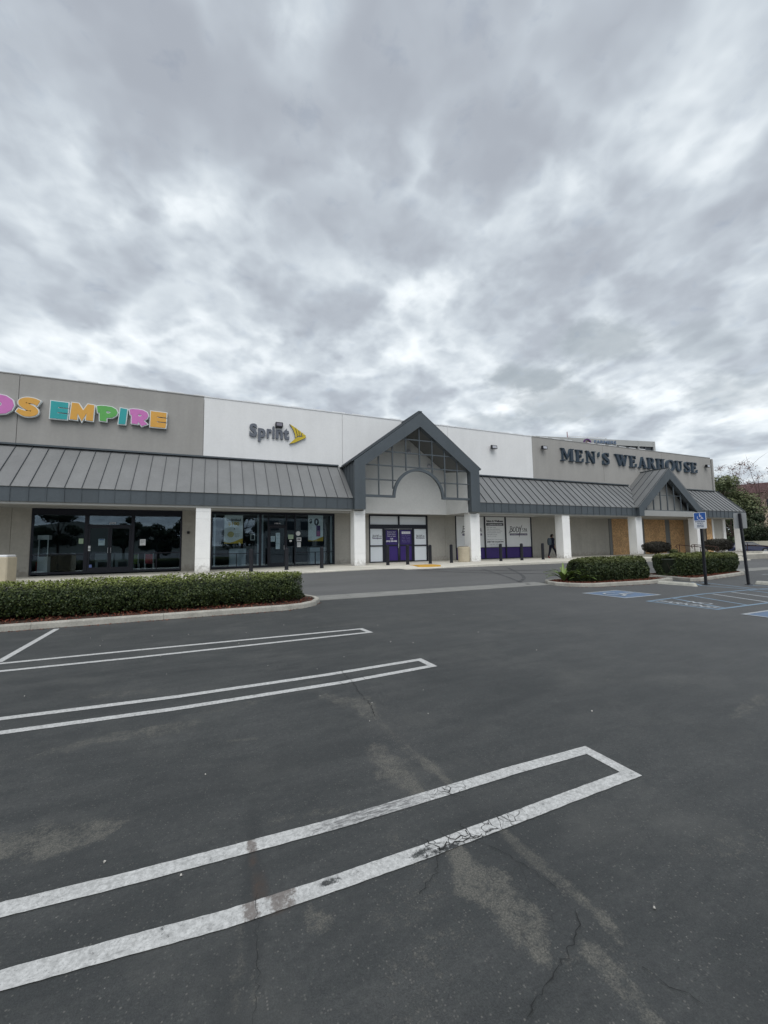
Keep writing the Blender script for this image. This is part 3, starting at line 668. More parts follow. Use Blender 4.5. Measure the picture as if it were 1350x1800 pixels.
tag(cm.build('pavement_crack', CRK, LOT, norm=False), kind='stuff')
# litter specks
mb = MB()
for _ in range(34):
    x, y = rng.uniform(-2, 6), rng.uniform(1.2, 9.5); s = rng.uniform(.002, .006) * (1 + y * .12); a = rng.uniform(0, 3)
    mb.tube([(x, y, .004), (x + s * math.cos(a), y + s * math.sin(a), .010)], [s, s * .6], 5)
tag(mb.build('pebble', mat('pebble', (.5, .48, .44), .9, .2, 9), LOT), kind='stuff')
# old tyre marks on the drive aisle are thin streaks of rubber
mb = MB()
for pts in ([(13.2, 17.6), (12.6, 15.0), (11.7, 12.6)], [(14.9, 17.6), (13.4, 14.6), (12.0, 13.5)], [(9.6, 18.2), (11.5, 16.6), (15.5, 15.0)], [(10.6, 18.2), (13, 16.9), (18, 15.9)]):
    o = ribbon([(a, b, .16) for a, b in spline(pts, 3)], 0); n = len(o) // 2
    for i in range(n - 1):
        mb.quad(*[(s[0], s[1], ground_z(*s) + .008) for s in (o[i], o[i + 1], o[2 * n - 2 - i], o[2 * n - 1 - i])])
tag(mb.build('tyre_mark', mat('rubber_mark', (.082, .084, .086), .8, .35, 2.5, .3, 12), LOT, norm=False), kind='stuff')

# concrete valley gutter, in cast lengths
GUT = empty('drainage_gutter', (7, 12.7, 0), kind='structure', label='pale concrete drainage gutter crossing the asphalt')
xg = -14.0
while xg < 40:
    ln = 3.04; mb = MB()
    if xg + ln > 2.2 and xg < 12.6 or xg > 24:
        x0 = max(xg, 2.2) if xg < 12 else xg; x1 = min(xg + ln, 12.6) if xg < 12.6 else xg + ln
        if x1 - x0 > .1:
            prof = [(12.14, .010), (12.7, .004), (13.26, .014)]
            mb.loft([[(x, y, z) for y, z in prof] + [(x, 13.26, -.05), (x, 12.14, -.05)] for x in (x0 + .006, x1 - .006)]); mb.build('gutter_slab', GUTTER, GUT)
    xg += ln

# ------------------------------------------------------------------ planting islands
def offset_loop(p, d):
    n = len(p); q = []
    for i in range(n):
        a, b, c = Vector(p[i - 1]), Vector(p[i]), Vector(p[(i + 1) % n]); d1 = (b - a).normalized(); d2 = (c - b).normalized()
        n1 = Vector((-d1.y, d1.x)); n2 = Vector((-d2.y, d2.x)); m_ = (n1 + n2).normalized(); q.append(tuple(b + m_ * d / max(.4, m_.dot(n1))))
    return q
def island(name, loop, label, seg=2.4, h=.13, w=.125, mulch_n=5000, chips=None):
    # loop counter-clockwise; offset inward = +d
    cx = sum(a for a, b in loop) / len(loop); cy = sum(b for a, b in loop) / len(loop)
    root = empty(name, (cx, cy, 0), label, None, None, 'structure')
    inn = offset_loop(loop, w); n = len(loop)
    # chain of kerb lengths
    cur = MB(); rings = []; acc = 0
    def ringat(o, i_):
        o = Vector(o); i_ = Vector(i_); d = (i_ - o); 
        pts = [(0, -.06), (.0, h - .03), (.12, h), (1.0, h), (1.0, -.06)]
        return [tuple((o + d * a).to_3d() + Vector((0, 0, z))) for a, z in pts]
    pathO = []; 
    for i in range(n):
        a, b = Vector(loop[i]), Vector(loop[(i + 1) % n]); c, d = Vector(inn[i]), Vector(inn[(i + 1) % n]); k = max(1, int((b - a).length / .4))
        for t in range(k): pathO.append((a.lerp(b, t / k), c.lerp(d, t / k)))
    pathO.append(pathO[0]); rings = [ringat(*pathO[0])]; acc = 0
    for i in range(1, len(pathO)):
        rings.append(ringat(*pathO[i])); acc += (pathO[i][0] - pathO[i - 1][0]).length
        if acc > seg or i == len(pathO) - 1:
            # shrink ends a touch: joint
            r = [list(q) for q in rings]
            a0, a1 = Vector(rings[0][0]), Vector(rings[1][0]); g = (a1 - a0).normalized() * .006; r[0] = [tuple(Vector(q) + g) for q in rings[0]]
            mb = MB(); mb.loft(r); mb.build('kerb_stone', CONC, root); rings = [rings[-1]]; acc = 0
    mb = MB(); mb.quad(*[(a, b, h - .05) for a, b in offset_loop(loop, w * .9)]); mb.build('soil', SOIL, root)
    # mulch chips
    xs = np.array([a for a, b in inn]); ys = np.array([b for a, b in inn]); c = []
    while len(c) < mulch_n:
        q = rng.uniform([xs.min(), ys.min()], [xs.max(), ys.max()], (mulch_n, 2))
        ins = np.zeros(len(q), bool); j = n - 1
        for i in range(n):
            cond = ((ys[i] > q[:, 1]) != (ys[j] > q[:, 1])) & (q[:, 0] < (xs[j] - xs[i]) * (q[:, 1] - ys[i]) / (ys[j] - ys[i] + 1e-9) + xs[i]); ins ^= cond; j = i
        c += list(q[ins])
    c = np.array(c[:mulch_n]); z = h - .045 + .03 * vnoise(c[:, 0] * 4, c[:, 1] * 4, 5, 3) + rng.random(len(c)) * .025
    t = (rng.random(len(c)) ** 3)
    tag(leaves(np.column_stack([c, z]), np.tile([0, 0, 1.], (len(c), 1)), rng.uniform(.03, .09, len(c)), t, 'mulch', MULCH, root, .35, 0, .5), kind='stuff')
    return root
loopL = [(-30, 10.75), (1.9, 10.72), (2.35, 10.85), (2.75, 11.2), (3.0, 11.75), (3.02, 12.3), (2.85, 12.8), (2.5, 13.1), (2.0, 13.25), (-30, 13.25)]
ISL = island('planting_island', loopL, 'long kerbed planting island with red mulch under the left hedge', mulch_n=15000)
loopA = [(12.35, 11.35), (12.6, 10.95), (13.05, 10.68), (15.8, 10.42), (17.6, 10.75), (17.6, 12.9), (13.2, 12.95), (12.7, 12.8), (12.35, 12.3), (12.25, 11.8)]
island('planting_island', loopA, 'kerbed planting island with red mulch, strap leaved plants and a low hedge', mulch_n=6000)
loopB = [(17.95, 10.3), (18.3, 10.10), (23.4, 11.0), (24.2, 11.5), (24.3, 13.2), (18.6, 12.9)]
island('planting_island', loopB, 'kerbed planting island under the far right hedge', mulch_n=4000)

def hedge(p0, p1, halfw, h, label, m, n, z0=.10, seed=1, leaf=(.035, .06), square=3.0, hi=.55, low=.09):
    p0 = np.array(p0, float); p1 = np.array(p1, float); Ld = np.linalg.norm(p1 - p0); u = (p1 - p0) / Ld; w = np.array([-u[1], u[0]])
    root = empty('hedge', ((p0[0] + p1[0]) / 2, (p0[1] + p1[1]) / 2, z0), label, 'hedge')
    def surf(s, a, shrink=1.0):
        # s along 0..1, a angle 0 (front low) .. pi (back low) superellipse section; ends rounded
        e = 2.0 / square
        ca, sa = np.cos(a), np.sin(a); y = -np.sign(ca) * np.abs(ca) ** e; z = np.abs(sa) ** (e)
        d = np.minimum(s, 1 - s) * Ld; er = halfw * .75; k = np.where(d < er, np.sqrt(np.clip(1 - (1 - d / er) ** 2, 0, 1)) * .75 + .25, 1.0)
        k = np.clip(k, .25, 1)
        bulge = 1 + .10 * (vnoise(s * Ld * 1.3 + seed * 9, a * 1.7 + seed, seed, 3) - .5) * 2
        taper = .80 + .20 * np.clip(z * 2.2, 0, 1)
        yy = y * halfw * k * bulge * shrink * taper; zz = z * h * (1 - .12 * (1 - k)) * (1 + .10 * (vnoise(s * Ld * .9 + 3, a + seed * 3, seed + 5, 3) - .5) * 2) * shrink
        c = p0[None] + u[None] * (s * Ld)[:, None] + w[None] * yy[:, None]
        return np.column_stack([c, z0 + zz])
    s = rng.random(n); a = rng.random(n) * math.pi
    sd0 = rng.random(n) < .6; za = np.arcsin(np.clip(rng.random(n), 0, .999) ** (square / 2)); za = np.where(rng.random(n) < .35, math.pi - za, za); a = np.where(sd0, za, a)
    # denser over the face we can see
    c = surf(s, a); dn = surf(s, a + .02) - c; ds = surf(np.clip(s + .004, 0, 1), a) - c; nr = np.cross(ds, dn); nl = np.linalg.norm(nr, axis=1); ok = nl > 1e-9
    c, nr, s, a = c[ok], nr[ok] / nl[ok][:, None], s[ok], a[ok]
    mid_ = np.array([*(p0 + p1) / 2, z0 + h * .4]); fl = ((c - (p0[None, 0:1] * 0 + 0)).shape[0])
    cen = np.column_stack([p0[None] + u[None] * (s * Ld)[:, None], np.full(len(s), z0 + h * .45)]); sg = np.sign(((c - cen) * nr).sum(1)); sg[sg == 0] = 1; nr = nr * sg[:, None]
    depth = rng.random(len(c)) ** 1.6 * .13; c = c - nr * depth[:, None] + rng.normal(size=c.shape) * .012
    gapn = vnoise(s * Ld * 5 + seed, c[:, 2] * 9 + a, seed + 2, 3); keep = (rng.random(len(c)) < np.clip((gapn - .22) * 4, .4, 1)) & ((c[:, 2] > z0 + low) | (rng.random(len(c)) < .45))
    c, nr, depth, s, a = c[keep], nr[keep], depth[keep], s[keep], a[keep]
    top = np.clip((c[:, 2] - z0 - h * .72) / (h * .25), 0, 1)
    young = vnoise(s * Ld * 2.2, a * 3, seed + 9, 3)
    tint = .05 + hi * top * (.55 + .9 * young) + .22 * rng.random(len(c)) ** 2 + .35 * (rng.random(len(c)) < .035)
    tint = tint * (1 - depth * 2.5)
    # leaves over the two ends
    m_e = int(2600 * halfw * h * (.05 / leaf[1]) ** 2 * 2.2) + 400
    for se, sg_e in ((.004, -1), (.996, 1)):
        ae = np.arcsin(np.clip(rng.random(m_e), 0, .999) ** (square / 2)); ae = np.where(rng.random(m_e) < .5, math.pi - ae, ae); pe = surf(np.full(m_e, .03 if sg_e < 0 else .97), ae)
        ce = np.array([*(p0 + u * (.0 if sg_e < 0 else Ld)), z0]); kf = np.sqrt(rng.random(m_e))[:, None]; base_ = np.column_stack([np.tile(ce[:2], (m_e, 1)), np.full(m_e, z0)])
        q_ = base_ + (pe - base_) * kf; q_[:, :2] += u * sg_e * (.14 * (1 - kf ** 2)) + u * sg_e * rng.uniform(-.05, .03, (m_e, 1))
        c = np.concatenate([c, q_]); nr = np.concatenate([nr, np.tile([u[0] * sg_e, u[1] * sg_e, .25], (m_e, 1))]); tint = np.concatenate([tint, .05 + .22 * rng.random(m_e) ** 2 + hi * .5 * np.clip((q_[:, 2] - z0 - h * .75) / (h * .25), 0, 1)])
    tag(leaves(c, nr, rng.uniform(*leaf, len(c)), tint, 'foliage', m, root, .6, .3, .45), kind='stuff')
    # twigs + solid dark core put in so the hedge is not see-through
    mb = MB(); ns = int(Ld * 3.2)
    for i in range(ns):
        q = p0 + u * (i + .5) / ns * Ld + w * rng.uniform(-.55, .55) * halfw; x, y = q
        mb.tube([(x, y, z0 - .06), (x + rng.normal() * .04, y + rng.normal() * .05, z0 + .25 * h), (x + rng.normal() * .1, y + rng.normal() * .1, z0 + .6 * h)], [.016, .012, .006], 5)
    tag(mb.build('stem', BARK, root), kind='stuff')
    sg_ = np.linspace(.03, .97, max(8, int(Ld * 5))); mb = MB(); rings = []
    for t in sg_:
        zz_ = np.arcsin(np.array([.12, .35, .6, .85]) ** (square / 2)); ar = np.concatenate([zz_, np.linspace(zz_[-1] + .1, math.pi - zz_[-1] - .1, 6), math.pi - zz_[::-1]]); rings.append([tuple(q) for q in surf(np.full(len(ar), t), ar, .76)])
    mb.loft(rings); mb.build('dark_core', mat('dark_core', (.016, .022, .012), .95, .4, 12), root)
    return root
hedge((-16, 12.25), (2.55, 12.22), .80, .80, 'long clipped hedge with yellow green top in front of the left shops', HEDGE, 125000, .12, 1, (.030, .066), 2.8, .72)
hedge((13.3, 11.85), (17.05, 11.75), .72, .93, 'rounded dark green hedge behind the strap leaved plants', HEDGE2, 22000, .10, 2, (.045, .09), 2.8, .5, .02)
hedge((18.75, 11.65), (24.15, 12.25), .85, .95, 'square clipped green hedge behind the accessible parking sign', HEDGE2, 28000, .10, 3, (.05, .095), 8.0, .65, .0)

def strap_plant(x, y, z, n, ln, label):
    root = empty('strap_leaf_plant', (x, y, z), label, 'plant', 'strap leaved plants at the tip of the planting island')
    for k in range(n):
        az = k * 2.399 + rng.uniform(-.3, .3); el0 = rng.uniform(.75, 1.45); l_ = ln * rng.uniform(.65, 1.1); w0 = .055; pts = []; p = Vector((x, y, z)); e = el0
        for t in range(7):
            pts.append(p.copy()); p = p + Vector((math.cos(az) * math.cos(e), math.sin(az) * math.cos(e), math.sin(e))) * l_ / 6; e -= rng.uniform(.12, .34)
        sd_ = Vector((-math.sin(az), math.cos(az), 0)); mb = MB(); prof = [.5, .9, 1, .9, .7, .4, .03]
        for t in range(6):
            a, b = pts[t], pts[t + 1]; wa, wb = w0 * prof[t], w0 * prof[t + 1]; dz = Vector((0, 0, .012))
            mb.quad(a - sd_ * wa + dz, a, b, b - sd_ * wb + dz); mb.quad(a, a + sd_ * wa + dz, b + sd_ * wb + dz, b)
        o = mb.build('leaf', STRAP, root, norm=False); at = o.data.attributes.new('tint', 'FLOAT', 'POINT'); at.data.foreach_set('value', [rng.random()] * len(o.data.vertices))
strap_plant(*G(991, 1021, .12), .11, 30, 1.0, 'larger strap leaved plant at the very tip of the planting island')
strap_plant(*G(1023, 1022, .12), .11, 20, .8, 'smaller strap leaved plant nearer the low hedge')

def wheel_stop(x, y0, y1, label):
    mb = MB(); pr = [(-.085, 0), (.085, 0), (.07, .07), (.045, .115), (-.045, .115), (-.07, .07)]
    mb.loft([[(x + a * .8, y0 + (.0 if b < .03 else .03), b * .95) for a, b in pr]] + [[(x + a, y, b) for a, b in pr] for y in np.linspace(y0 + .06, y1 - .06, 4)] + [[(x + a * .8, y1 - (.0 if b < .03 else .03), b * .95) for a, b in pr]])
    o = mb.build('wheel_stop', mat('wheel_stop', (.56, .55, .48), .9, .15, 5, .1, 30, .4, 50)); tag(o, label, 'wheel stop', 'concrete wheel stops in the accessible stalls'); return o
wheel_stop(16.05, 9.0, 10.35, 'pale concrete wheel stop against the middle planting island'); wheel_stop(18.65, 6.6, 8.45, 'pale concrete wheel stop cut by the right edge of the photo')

# accessible parking signs on steel posts
def sign_post(x, y, lean, zt, label, facing, wide=.46):
    root = empty('parking_sign', (x, y, 0), label, 'sign', 'accessible parking signs on black posts')
    mb = MB(); s = .037; zb = 0
    mb.loft([[(x + a * s + lean[0] * z, y + b * s + lean[1] * z, z) for a, b in ((-1, -1), (1, -1), (1, 1), (-1, 1))] for z in (0, zt)])
    mb.build('post', BLACKM, root); mb = MB(); mb.bevbox(x - .09, x + .09, y - .09, y + .09, 0, .02, .01); mb.build('base_plate', BLACKM, root)
    # panel faces direction 'facing'
    fx, fy = facing; ax = Vector((-fy, fx, 0)); nn = Vector((fx, fy, 0)); o = Vector((x + lean[0] * zt, y + lean[1] * zt, 0)) + nn * .062
    def rr(w, h, r=.03, cx=0, cy=0):
        p = []
        for sx_, sy_, t0 in ((1, 1, 0), (-1, 1, 90), (-1, -1, 180), (1, -1, 270)):
            for t in (0, 30, 60, 90): p.append((cx + sx_ * (w / 2 - r) + r * math.cos(math.radians(t0 + t)), cy + sy_ * (h / 2 - r) + r * math.sin(math.radians(t0 + t))))
        return p
    return root, o, ax, nn, rr
def sign_face(root, o, ax, nn, rr, zt, w, h, front=True):
    fr = (o + Vector((0, 0, zt - h / 2)), ax, (0, 0, 1), nn)
    mb = MB(); mb.prism(rr(w, h), fr, 0, .004); mb.build('sign_panel', mat('sign_white', (.78, .79, .80), .45, .03, 4) if front else mat('sign_back', (.36, .37, .37), .5, .06, 3, metal=.4), root)
    if front:
        mb = MB(); mb.prism(rr(w * .90, h * .46, .02, 0, h * .24), fr, .004, .0065); mb.build('blue_field', BLUEP, root)
        mb = MB()
        for k, pl in enumerate(wheelchair()): mb.prism([((u - .5) * h * .42, (v_ - .5) * h * .40 + h * .24) for u, v_ in pl], fr, .0065, .009 + k * .0008)
        mb.build('symbol', INKW, root)
        for s_, z_, sz in (('PARKING', -.065, .075), ('ONLY', -.135, .075), ('MINIMUM', -.195, .048), ('FINE $250', -.25, .048)):
            me = text_mesh(s_, sz, .001, .0015); me.materials.append(mat('sign_blue_ink', (.05, .09, .2), .6, 0)); co = np.empty(len(me.vertices) * 3); me.vertices.foreach_get('co', co); co = co.reshape(-1, 3)
            k_ = min(1, w * .8 / np.ptp(co[:, 0])); b0 = np.array(fr[0]); 
            q = b0 + np.outer(co[:, 0] * k_, np.array(ax)) + np.outer(co[:, 1] + z_ * h / .61, np.array((0, 0, 1.))) + np.outer(co[:, 2] + .0055, np.array(nn)); me.vertices.foreach_set('co', q.ravel()); me.update(); me.name = 'lettering'; link(me, 'lettering', root)
r_ = sign_post(16.91, 9.16, (0, 0), 2.62, 'blue and white wheelchair parking sign on a black post, face towards us', (-1, -.18))
fz = Vector((-1, -.12, 0)).normalized()
r_ = sign_post(16.91, 9.16, (0, 0), 2.66, 'x', tuple(fz[:2])) if False else r_
_, o_, ax_, nn_, rr_ = r_; nn_ = fz; ax_ = Vector((-fz.y, fz.x, 0)); ax_ = -ax_ if ax_.dot(Vector((0, -1, 0))) < 0 else ax_
o_ = Vector((16.91, 9.16, 0)) + nn_ * .056
sign_face(r_[0], o_, ax_, nn_, rr_, 2.69, .40, .61)
r2 = sign_post(18.09, 8.41, (-.012, .028), 2.62, 'accessible parking sign seen from its grey back on a leaning black post', (1, .1))
n2 = Vector((.95, .45, 0)).normalized(); a2 = Vector((-n2.y, n2.x, 0)); sign_face(r2[0], Vector((18.09 - .012 * 2.4, 8.41 + .028 * 2.4, 0)) + n2 * .05, a2, n2, r2[4], 2.64, .36, .58, False)

# dry leaves and grit caught along the kerbs
kl = []
for (ax_0, ay_0), (bx_0, by_0), cnt in (((-6, 10.66), (1.9, 10.63), 420), ((1.9, 10.6), (3.1, 11.7), 90), ((12.2, 11.2), (13.0, 10.5), 50), ((13.0, 10.5), (15.8, 10.28), 120), ((17.9, 10.1), (23.3, 10.9), 120), ((-2, 18.44), (30, 18.25), 260)):
    t = rng.random(cnt); o_s = np.abs(rng.normal(size=cnt)) * .06; kx = ax_0 + (bx_0 - ax_0) * t; ky = ay_0 + (by_0 - ay_0) * t - o_s
    kl += [(a, b, (ground_z(a, b)) + .012) for a, b in zip(kx, ky)]
kl = np.array(kl); tag(leaves(kl, np.tile([0, 0, 1.], (len(kl), 1)), rng.uniform(.015, .05, len(kl)), rng.random(len(kl)) ** 2, 'leaf_litter', MULCH, LOT, .5, 0, .35), kind='stuff')

# ------------------------------------------------------------------ shop walkway
WKR = empty('walkway', (10, 20, .5), 'raised pale concrete walkway along the shop fronts', None, None, 'structure')
xs_ = np.arange(-26, 49, 3.05)
for x0 in xs_:
    x1 = x0 + 3.05; r = []
    for x in (x0 + .006, x1 - .006):
        z = walk_z(x); yb = Y_WALK
        dip = 0
        if 8.9 < x < 12.3: dip = .10 * (1 - abs(x - 10.6) / 1.7)
        r.append([(x, yb, z - .5), (x, yb, z - .03 - dip), (x, yb + .03, z - dip), (x, yb + 1.2, z), (x, 24.7, z), (x, 24.7, z - .5)])
    mb = MB(); mb.loft(r); mb.build('slab', WALK, WKR)
mb = MB()                                    # yellow tactile strip on the ramp
mb.bevbox(10.1, 11.45, 18.85, 19.85, .46, .568, .006)
for i in range(18):
    for j in range(8): mb.box(10.14 + i * .072, 10.17 + i * .072, 18.92 + j * .11, 18.96 + j * .11, .568, .574)
mb.build('tactile_paving', TACTILE, WKR)
# kerb at the right end beyond X=20, deeper
mb = MB(); mb.box(22, 49, 18.30, 18.494, -.2, .50); mb.build('kerb_wall', CONC, WKR)

# ------------------------------------------------------------------ the shop building
B = empty('shop_building', (18, 23.3, .5), 'long single storey shop building with taupe and white walls and grey metal canopy', 'shop building')
YW, YS, YF = 23.3, 24.5, 21.2
J = [-31.15, -23.5, -15.85, -8.2, -.38, 7.4, 14.98, 22.52, 30.2, 37.83, 45.36]
for i in range(len(J) - 1):
    x0, x1 = J[i], J[i + 1]; m = WHITE_WALL if 3 < i < 7 else TAUPE
    mb = MB(); z0 = 3.70
    mb.bevbox(x0 + .008, x1 - .008, YW, YW + .24, z0, 9.80, .012); mb.build('wall_panel', m, B)
    mb = MB(); mb.box(x0 + .02, x1 - .02, YW - .025, YW + .30, 9.795, 9.84); mb.build('coping', COPING if m is WHITE_WALL else mat('coping_grey', (.36, .36, .35), .6, .05, 2), B)
for k in range(34):                          # little white fixings along the parapet
    x = -6 + k * 1.28
    if k % 7 in (5,): continue
    mb = MB(); mb.box(x, x + .8, YW + .05, YW + .2, 9.842, 9.91); mb.build('parapet_cleat', COPING, B)
mb = MB(); mb.box(-31.15, 45.36, YW + .2, YW + .236, 3.78, 9.7); mb.box(-31.15, 45.34, YW + .25, 60, 8.9, 9.1); mb.box(45.10, 45.34, YW + .25, 60, .1, 9.7); mb.box(-31.1, -30.9, YW + .25, 60, .1, 9.7); mb.build('roof_deck', TAUPE, B)
# soffits
mb = MB(); mb.box(-31, 7.95, YF + .06, YS + .2, 3.705, 3.78); mb.box(15.1, 46.0, YF + .06, YS + .2, 3.705, 3.78); mb.box(7.95, 15.1, YW + .245, YS + .2, 3.705, 3.78); mb.build('soffit', SOFFIT, B)
mb = MB(); mb.box(-31, 7.3, 21.26, 21.60, 3.60, 3.705); mb.box(15.8, 31, 21.26, 21.60, 3.62, 3.705); mb.build('beam', SOFFIT, B)

# roof panels and fascia, one metal pan each
PW_ = .607
def pan(x0, x1, ya=0.0, clip=None):
    # x0..x1; the pan starts at distance ya up the slope when cut by a gable valley
    def pt(x, y, up=0): z = 4.335 + (y - YF) * 1.011; return (x, y - up * .71, z + up * .71)
    def vy(x): return YF - .03 + (max(0, clip(x)) if clip else 0)
    y0, y1 = vy(x0), vy(x1)
    if min(y0, y1) > YW - .05: return
    y0 = min(y0, YW); y1 = min(y1, YW); t = .02
    mb = MB(); mb.loft([[pt(x0, y0), pt(x1 - .002, y1), pt(x1 - .002, YW), pt(x0, YW)], [pt(x0, y0, t), pt(x1 - .002, y1, t), pt(x1 - .002, YW, t), pt(x0, YW, t)]])
    o = mb.build('roof_panel', ROOFP, B)
    mb = MB(); mb.loft([[pt(x0, y0, t), pt(x0 + .022, y0, t), pt(x0 + .022, YW, t), pt(x0, YW, t)], [pt(x0 + .003, y0, t + .045), pt(x0 + .019, y0, t + .045), pt(x0 + .019, YW, t + .045), pt(x0 + .003, YW, t + .045)]]); mb.build('seam', ROOFS, o)
FAS0 = None
def fas(x0, x1):
    mb = MB(); mb.bevbox(x0 + .003, x1 - .003, YF, YF + .05, 3.70, 4.345, .006); mb.box(x0 - .008, x0 + .010, YF - .026, YF, 3.70, 4.345)
    mb.build('fascia_panel', FASCIA, B)
def run(xa, xb, phase, clip=None, fasr=None):
    k0 = math.floor((xa - phase) / PW_); x = phase + k0 * PW_
    while x < xb - .02:
        a, b = max(x, xa), min(x + PW_, xb)
        if b - a > .03:
            pan(a, b, 0, clip)
            if not fasr or (a < fasr[1] and b > fasr[0]):
                a2, b2 = (max(a, fasr[0]), min(b, fasr[1])) if fasr else (a, b)
                if b2 - a2 > .03: fas(a2, b2)
        x += PW_
G2L, G2R, G2P = 30.84, 38.95, 34.85
run(-18.5, 7.32, -.27)
run(15.80, 33.4, 15.80, lambda x: (x - G2L) / 1.21 if x > G2L else 0, (15.8, G2L))
run(36.4, 46.05, 36.4 + .3, lambda x: (G2R - x) / 1.21 if x < G2R else 0, (G2R, 46.05))
mb = MB(); mb.box(-18.5, 7.1, YW - .16, YW, 6.47, 6.55); mb.box(15.9, 33.0, YW - .16, YW, 6.47, 6.55); mb.box(36.9, 45.5, YW - .16, YW, 6.47, 6.55); mb.build('ridge_flashing', FASCIA, B)
mb = MB(); mb.box(46.05, 46.09, YF - .03, YW, 3.70, 4.33); mb.loft([[(46.05, YF - .04, 4.33), (46.09, YF - .04, 4.33), (46.09, YW, 6.5), (46.05, YW, 6.5)], [(46.05, YF - .04, 4.39), (46.09, YF - .04, 4.39), (46.09, YW, 6.56), (46.05, YW, 6.56)]])
mb.quad((46.07, YF, 4.3), (46.07, YW, 4.3), (46.07, YW, 6.5)); mb.build('canopy_end', FASCIA, B)

# ---- large gable over the middle entrance
yg0, yg1 = 20.93, 21.30
def wallpoly(poly, y0, y1, m, name, parent=B):
    mb = MB(); mb.prism(poly, ((0, y1, 0), (1, 0, 0), (0, 0, 1), (0, -1, 0)), 0, y1 - y0); return mb.build(name, m, parent)
OUT = [(7.33, 3.68), (7.33, 6.40), (11.57, 9.60), (15.74, 6.44), (15.74, 3.68)]; INN = [(7.98, 3.68), (7.98, 6.17), (11.55, 8.76), (15.07, 6.17), (15.07, 3.68)]
mb = MB()
for k in range(4):
    q = [OUT[k], OUT[k + 1], INN[k + 1], INN[k]]
    mb.prism(q, ((0, yg1, 0), (1, 0, 0), (0, 0, 1), (0, -1, 0)), 0, yg1 - yg0)
GB = mb.build('gable_frame', FASCIA, B)
# gable roof pans (left and right slope) running back to the wall
def slope(xa, za, xb, zb, y0, y1, m, npan, name='gable_roof_panel', th=.06, seam=True):
    dx, dz = xb - xa, zb - za; q = math.hypot(dx, dz); nx, nz_ = -dz / q, dx / q
    if nz_ < 0: nx, nz_ = -nx, -nz_
    for k in range(npan):
        ya, yb = y0 + (y1 - y0) * k / npan, y0 + (y1 - y0) * (k + 1) / npan - .004
        mb = MB(); mb.loft([[(xa, ya, za), (xb, ya, zb), (xb, yb, zb), (xa, yb, za)], [(xa + nx * th, ya, za + nz_ * th), (xb + nx * th, ya, zb + nz_ * th), (xb + nx * th, yb, zb + nz_ * th), (xa + nx * th, yb, za + nz_ * th)]])
        o = mb.build(name, m, B)
        if seam:
            t2 = th + .04; mb = MB(); mb.loft([[(xa + nx * th, ya, za + nz_ * th), (xb + nx * th, ya, zb + nz_ * th), (xb + nx * th, ya + .022, zb + nz_ * th), (xa + nx * th, ya + .022, za + nz_ * th)], [(xa + nx * t2, ya, za + nz_ * t2), (xb + nx * t2, ya, zb + nz_ * t2), (xb + nx * t2, ya + .022, zb + nz_ * t2), (xa + nx * t2, ya + .022, za + nz_ * t2)]]); mb.build('seam', ROOFS, o)
wallpoly([(7.95, 6.20), (11.55, 8.80), (15.1, 6.20), (15.1, 6.24), (11.55, 8.86), (7.95, 6.25)], yg1, YW - .06, mat('gable_lining', (.16, .165, .165), .9, .04, 1), 'gable_lining')
slope(7.20, 6.34, 11.57, 9.62, yg0 + .02, YW, FASCIA, 4); slope(15.86, 6.36, 11.57, 9.62, yg0 + .02, YW, FASCIA, 4)
mb = MB(); mb.box(11.45, 11.69, yg0, YW, 9.66, 9.72); mb.build('ridge_cap', FASCIA, B)
# side cheeks
for xa in (7.335, 15.70):
    for k in range(4):
        ya = yg1 + (YW - yg1) * k / 4; yb = yg1 + (YW - yg1) * (k + 1) / 4; mb = MB(); mb.box(xa, xa + .04, ya + .004, yb - .004, 4.3, 6.36); mb.box(xa - .02 if xa < 10 else xa + .04, xa if xa < 10 else xa + .06, ya, ya + .02, 4.3, 6.36); mb.build('cheek_panel', FASCIA, B)
mb = MB(); mb.box(7.38, 7.98, yg1, 21.60, 3.6, 4.2); mb.box(15.07, 15.68, yg1, 21.60, 3.6, 4.2); mb.build('beam', STUCCO_MID, B)
# stucco back of the recess = main wall plane, its side return, ceiling of the gable
wallpoly([(7.42, 3.66), (7.42, 6.3), (11.57, 9.45), (15.69, 6.3), (14.85, 6.3), (14.85, 3.66)], YW - .045, YW - .004, STUCCO_MID, 'entry_wall')
mb = MB(); mb.loft([[(14.66, YW - .05, 3.66), (15.02, yg1 + .01, 3.66), (15.06, yg1 + .01, 3.66), (14.9, YW - .05, 3.66)], [(14.66, YW - .05, 6.9), (15.02, yg1 + .01, 6.3), (15.06, yg1 + .01, 6.3), (14.9, YW - .05, 6.9)]]); mb.build('side_wall', STUCCO_MID, B)
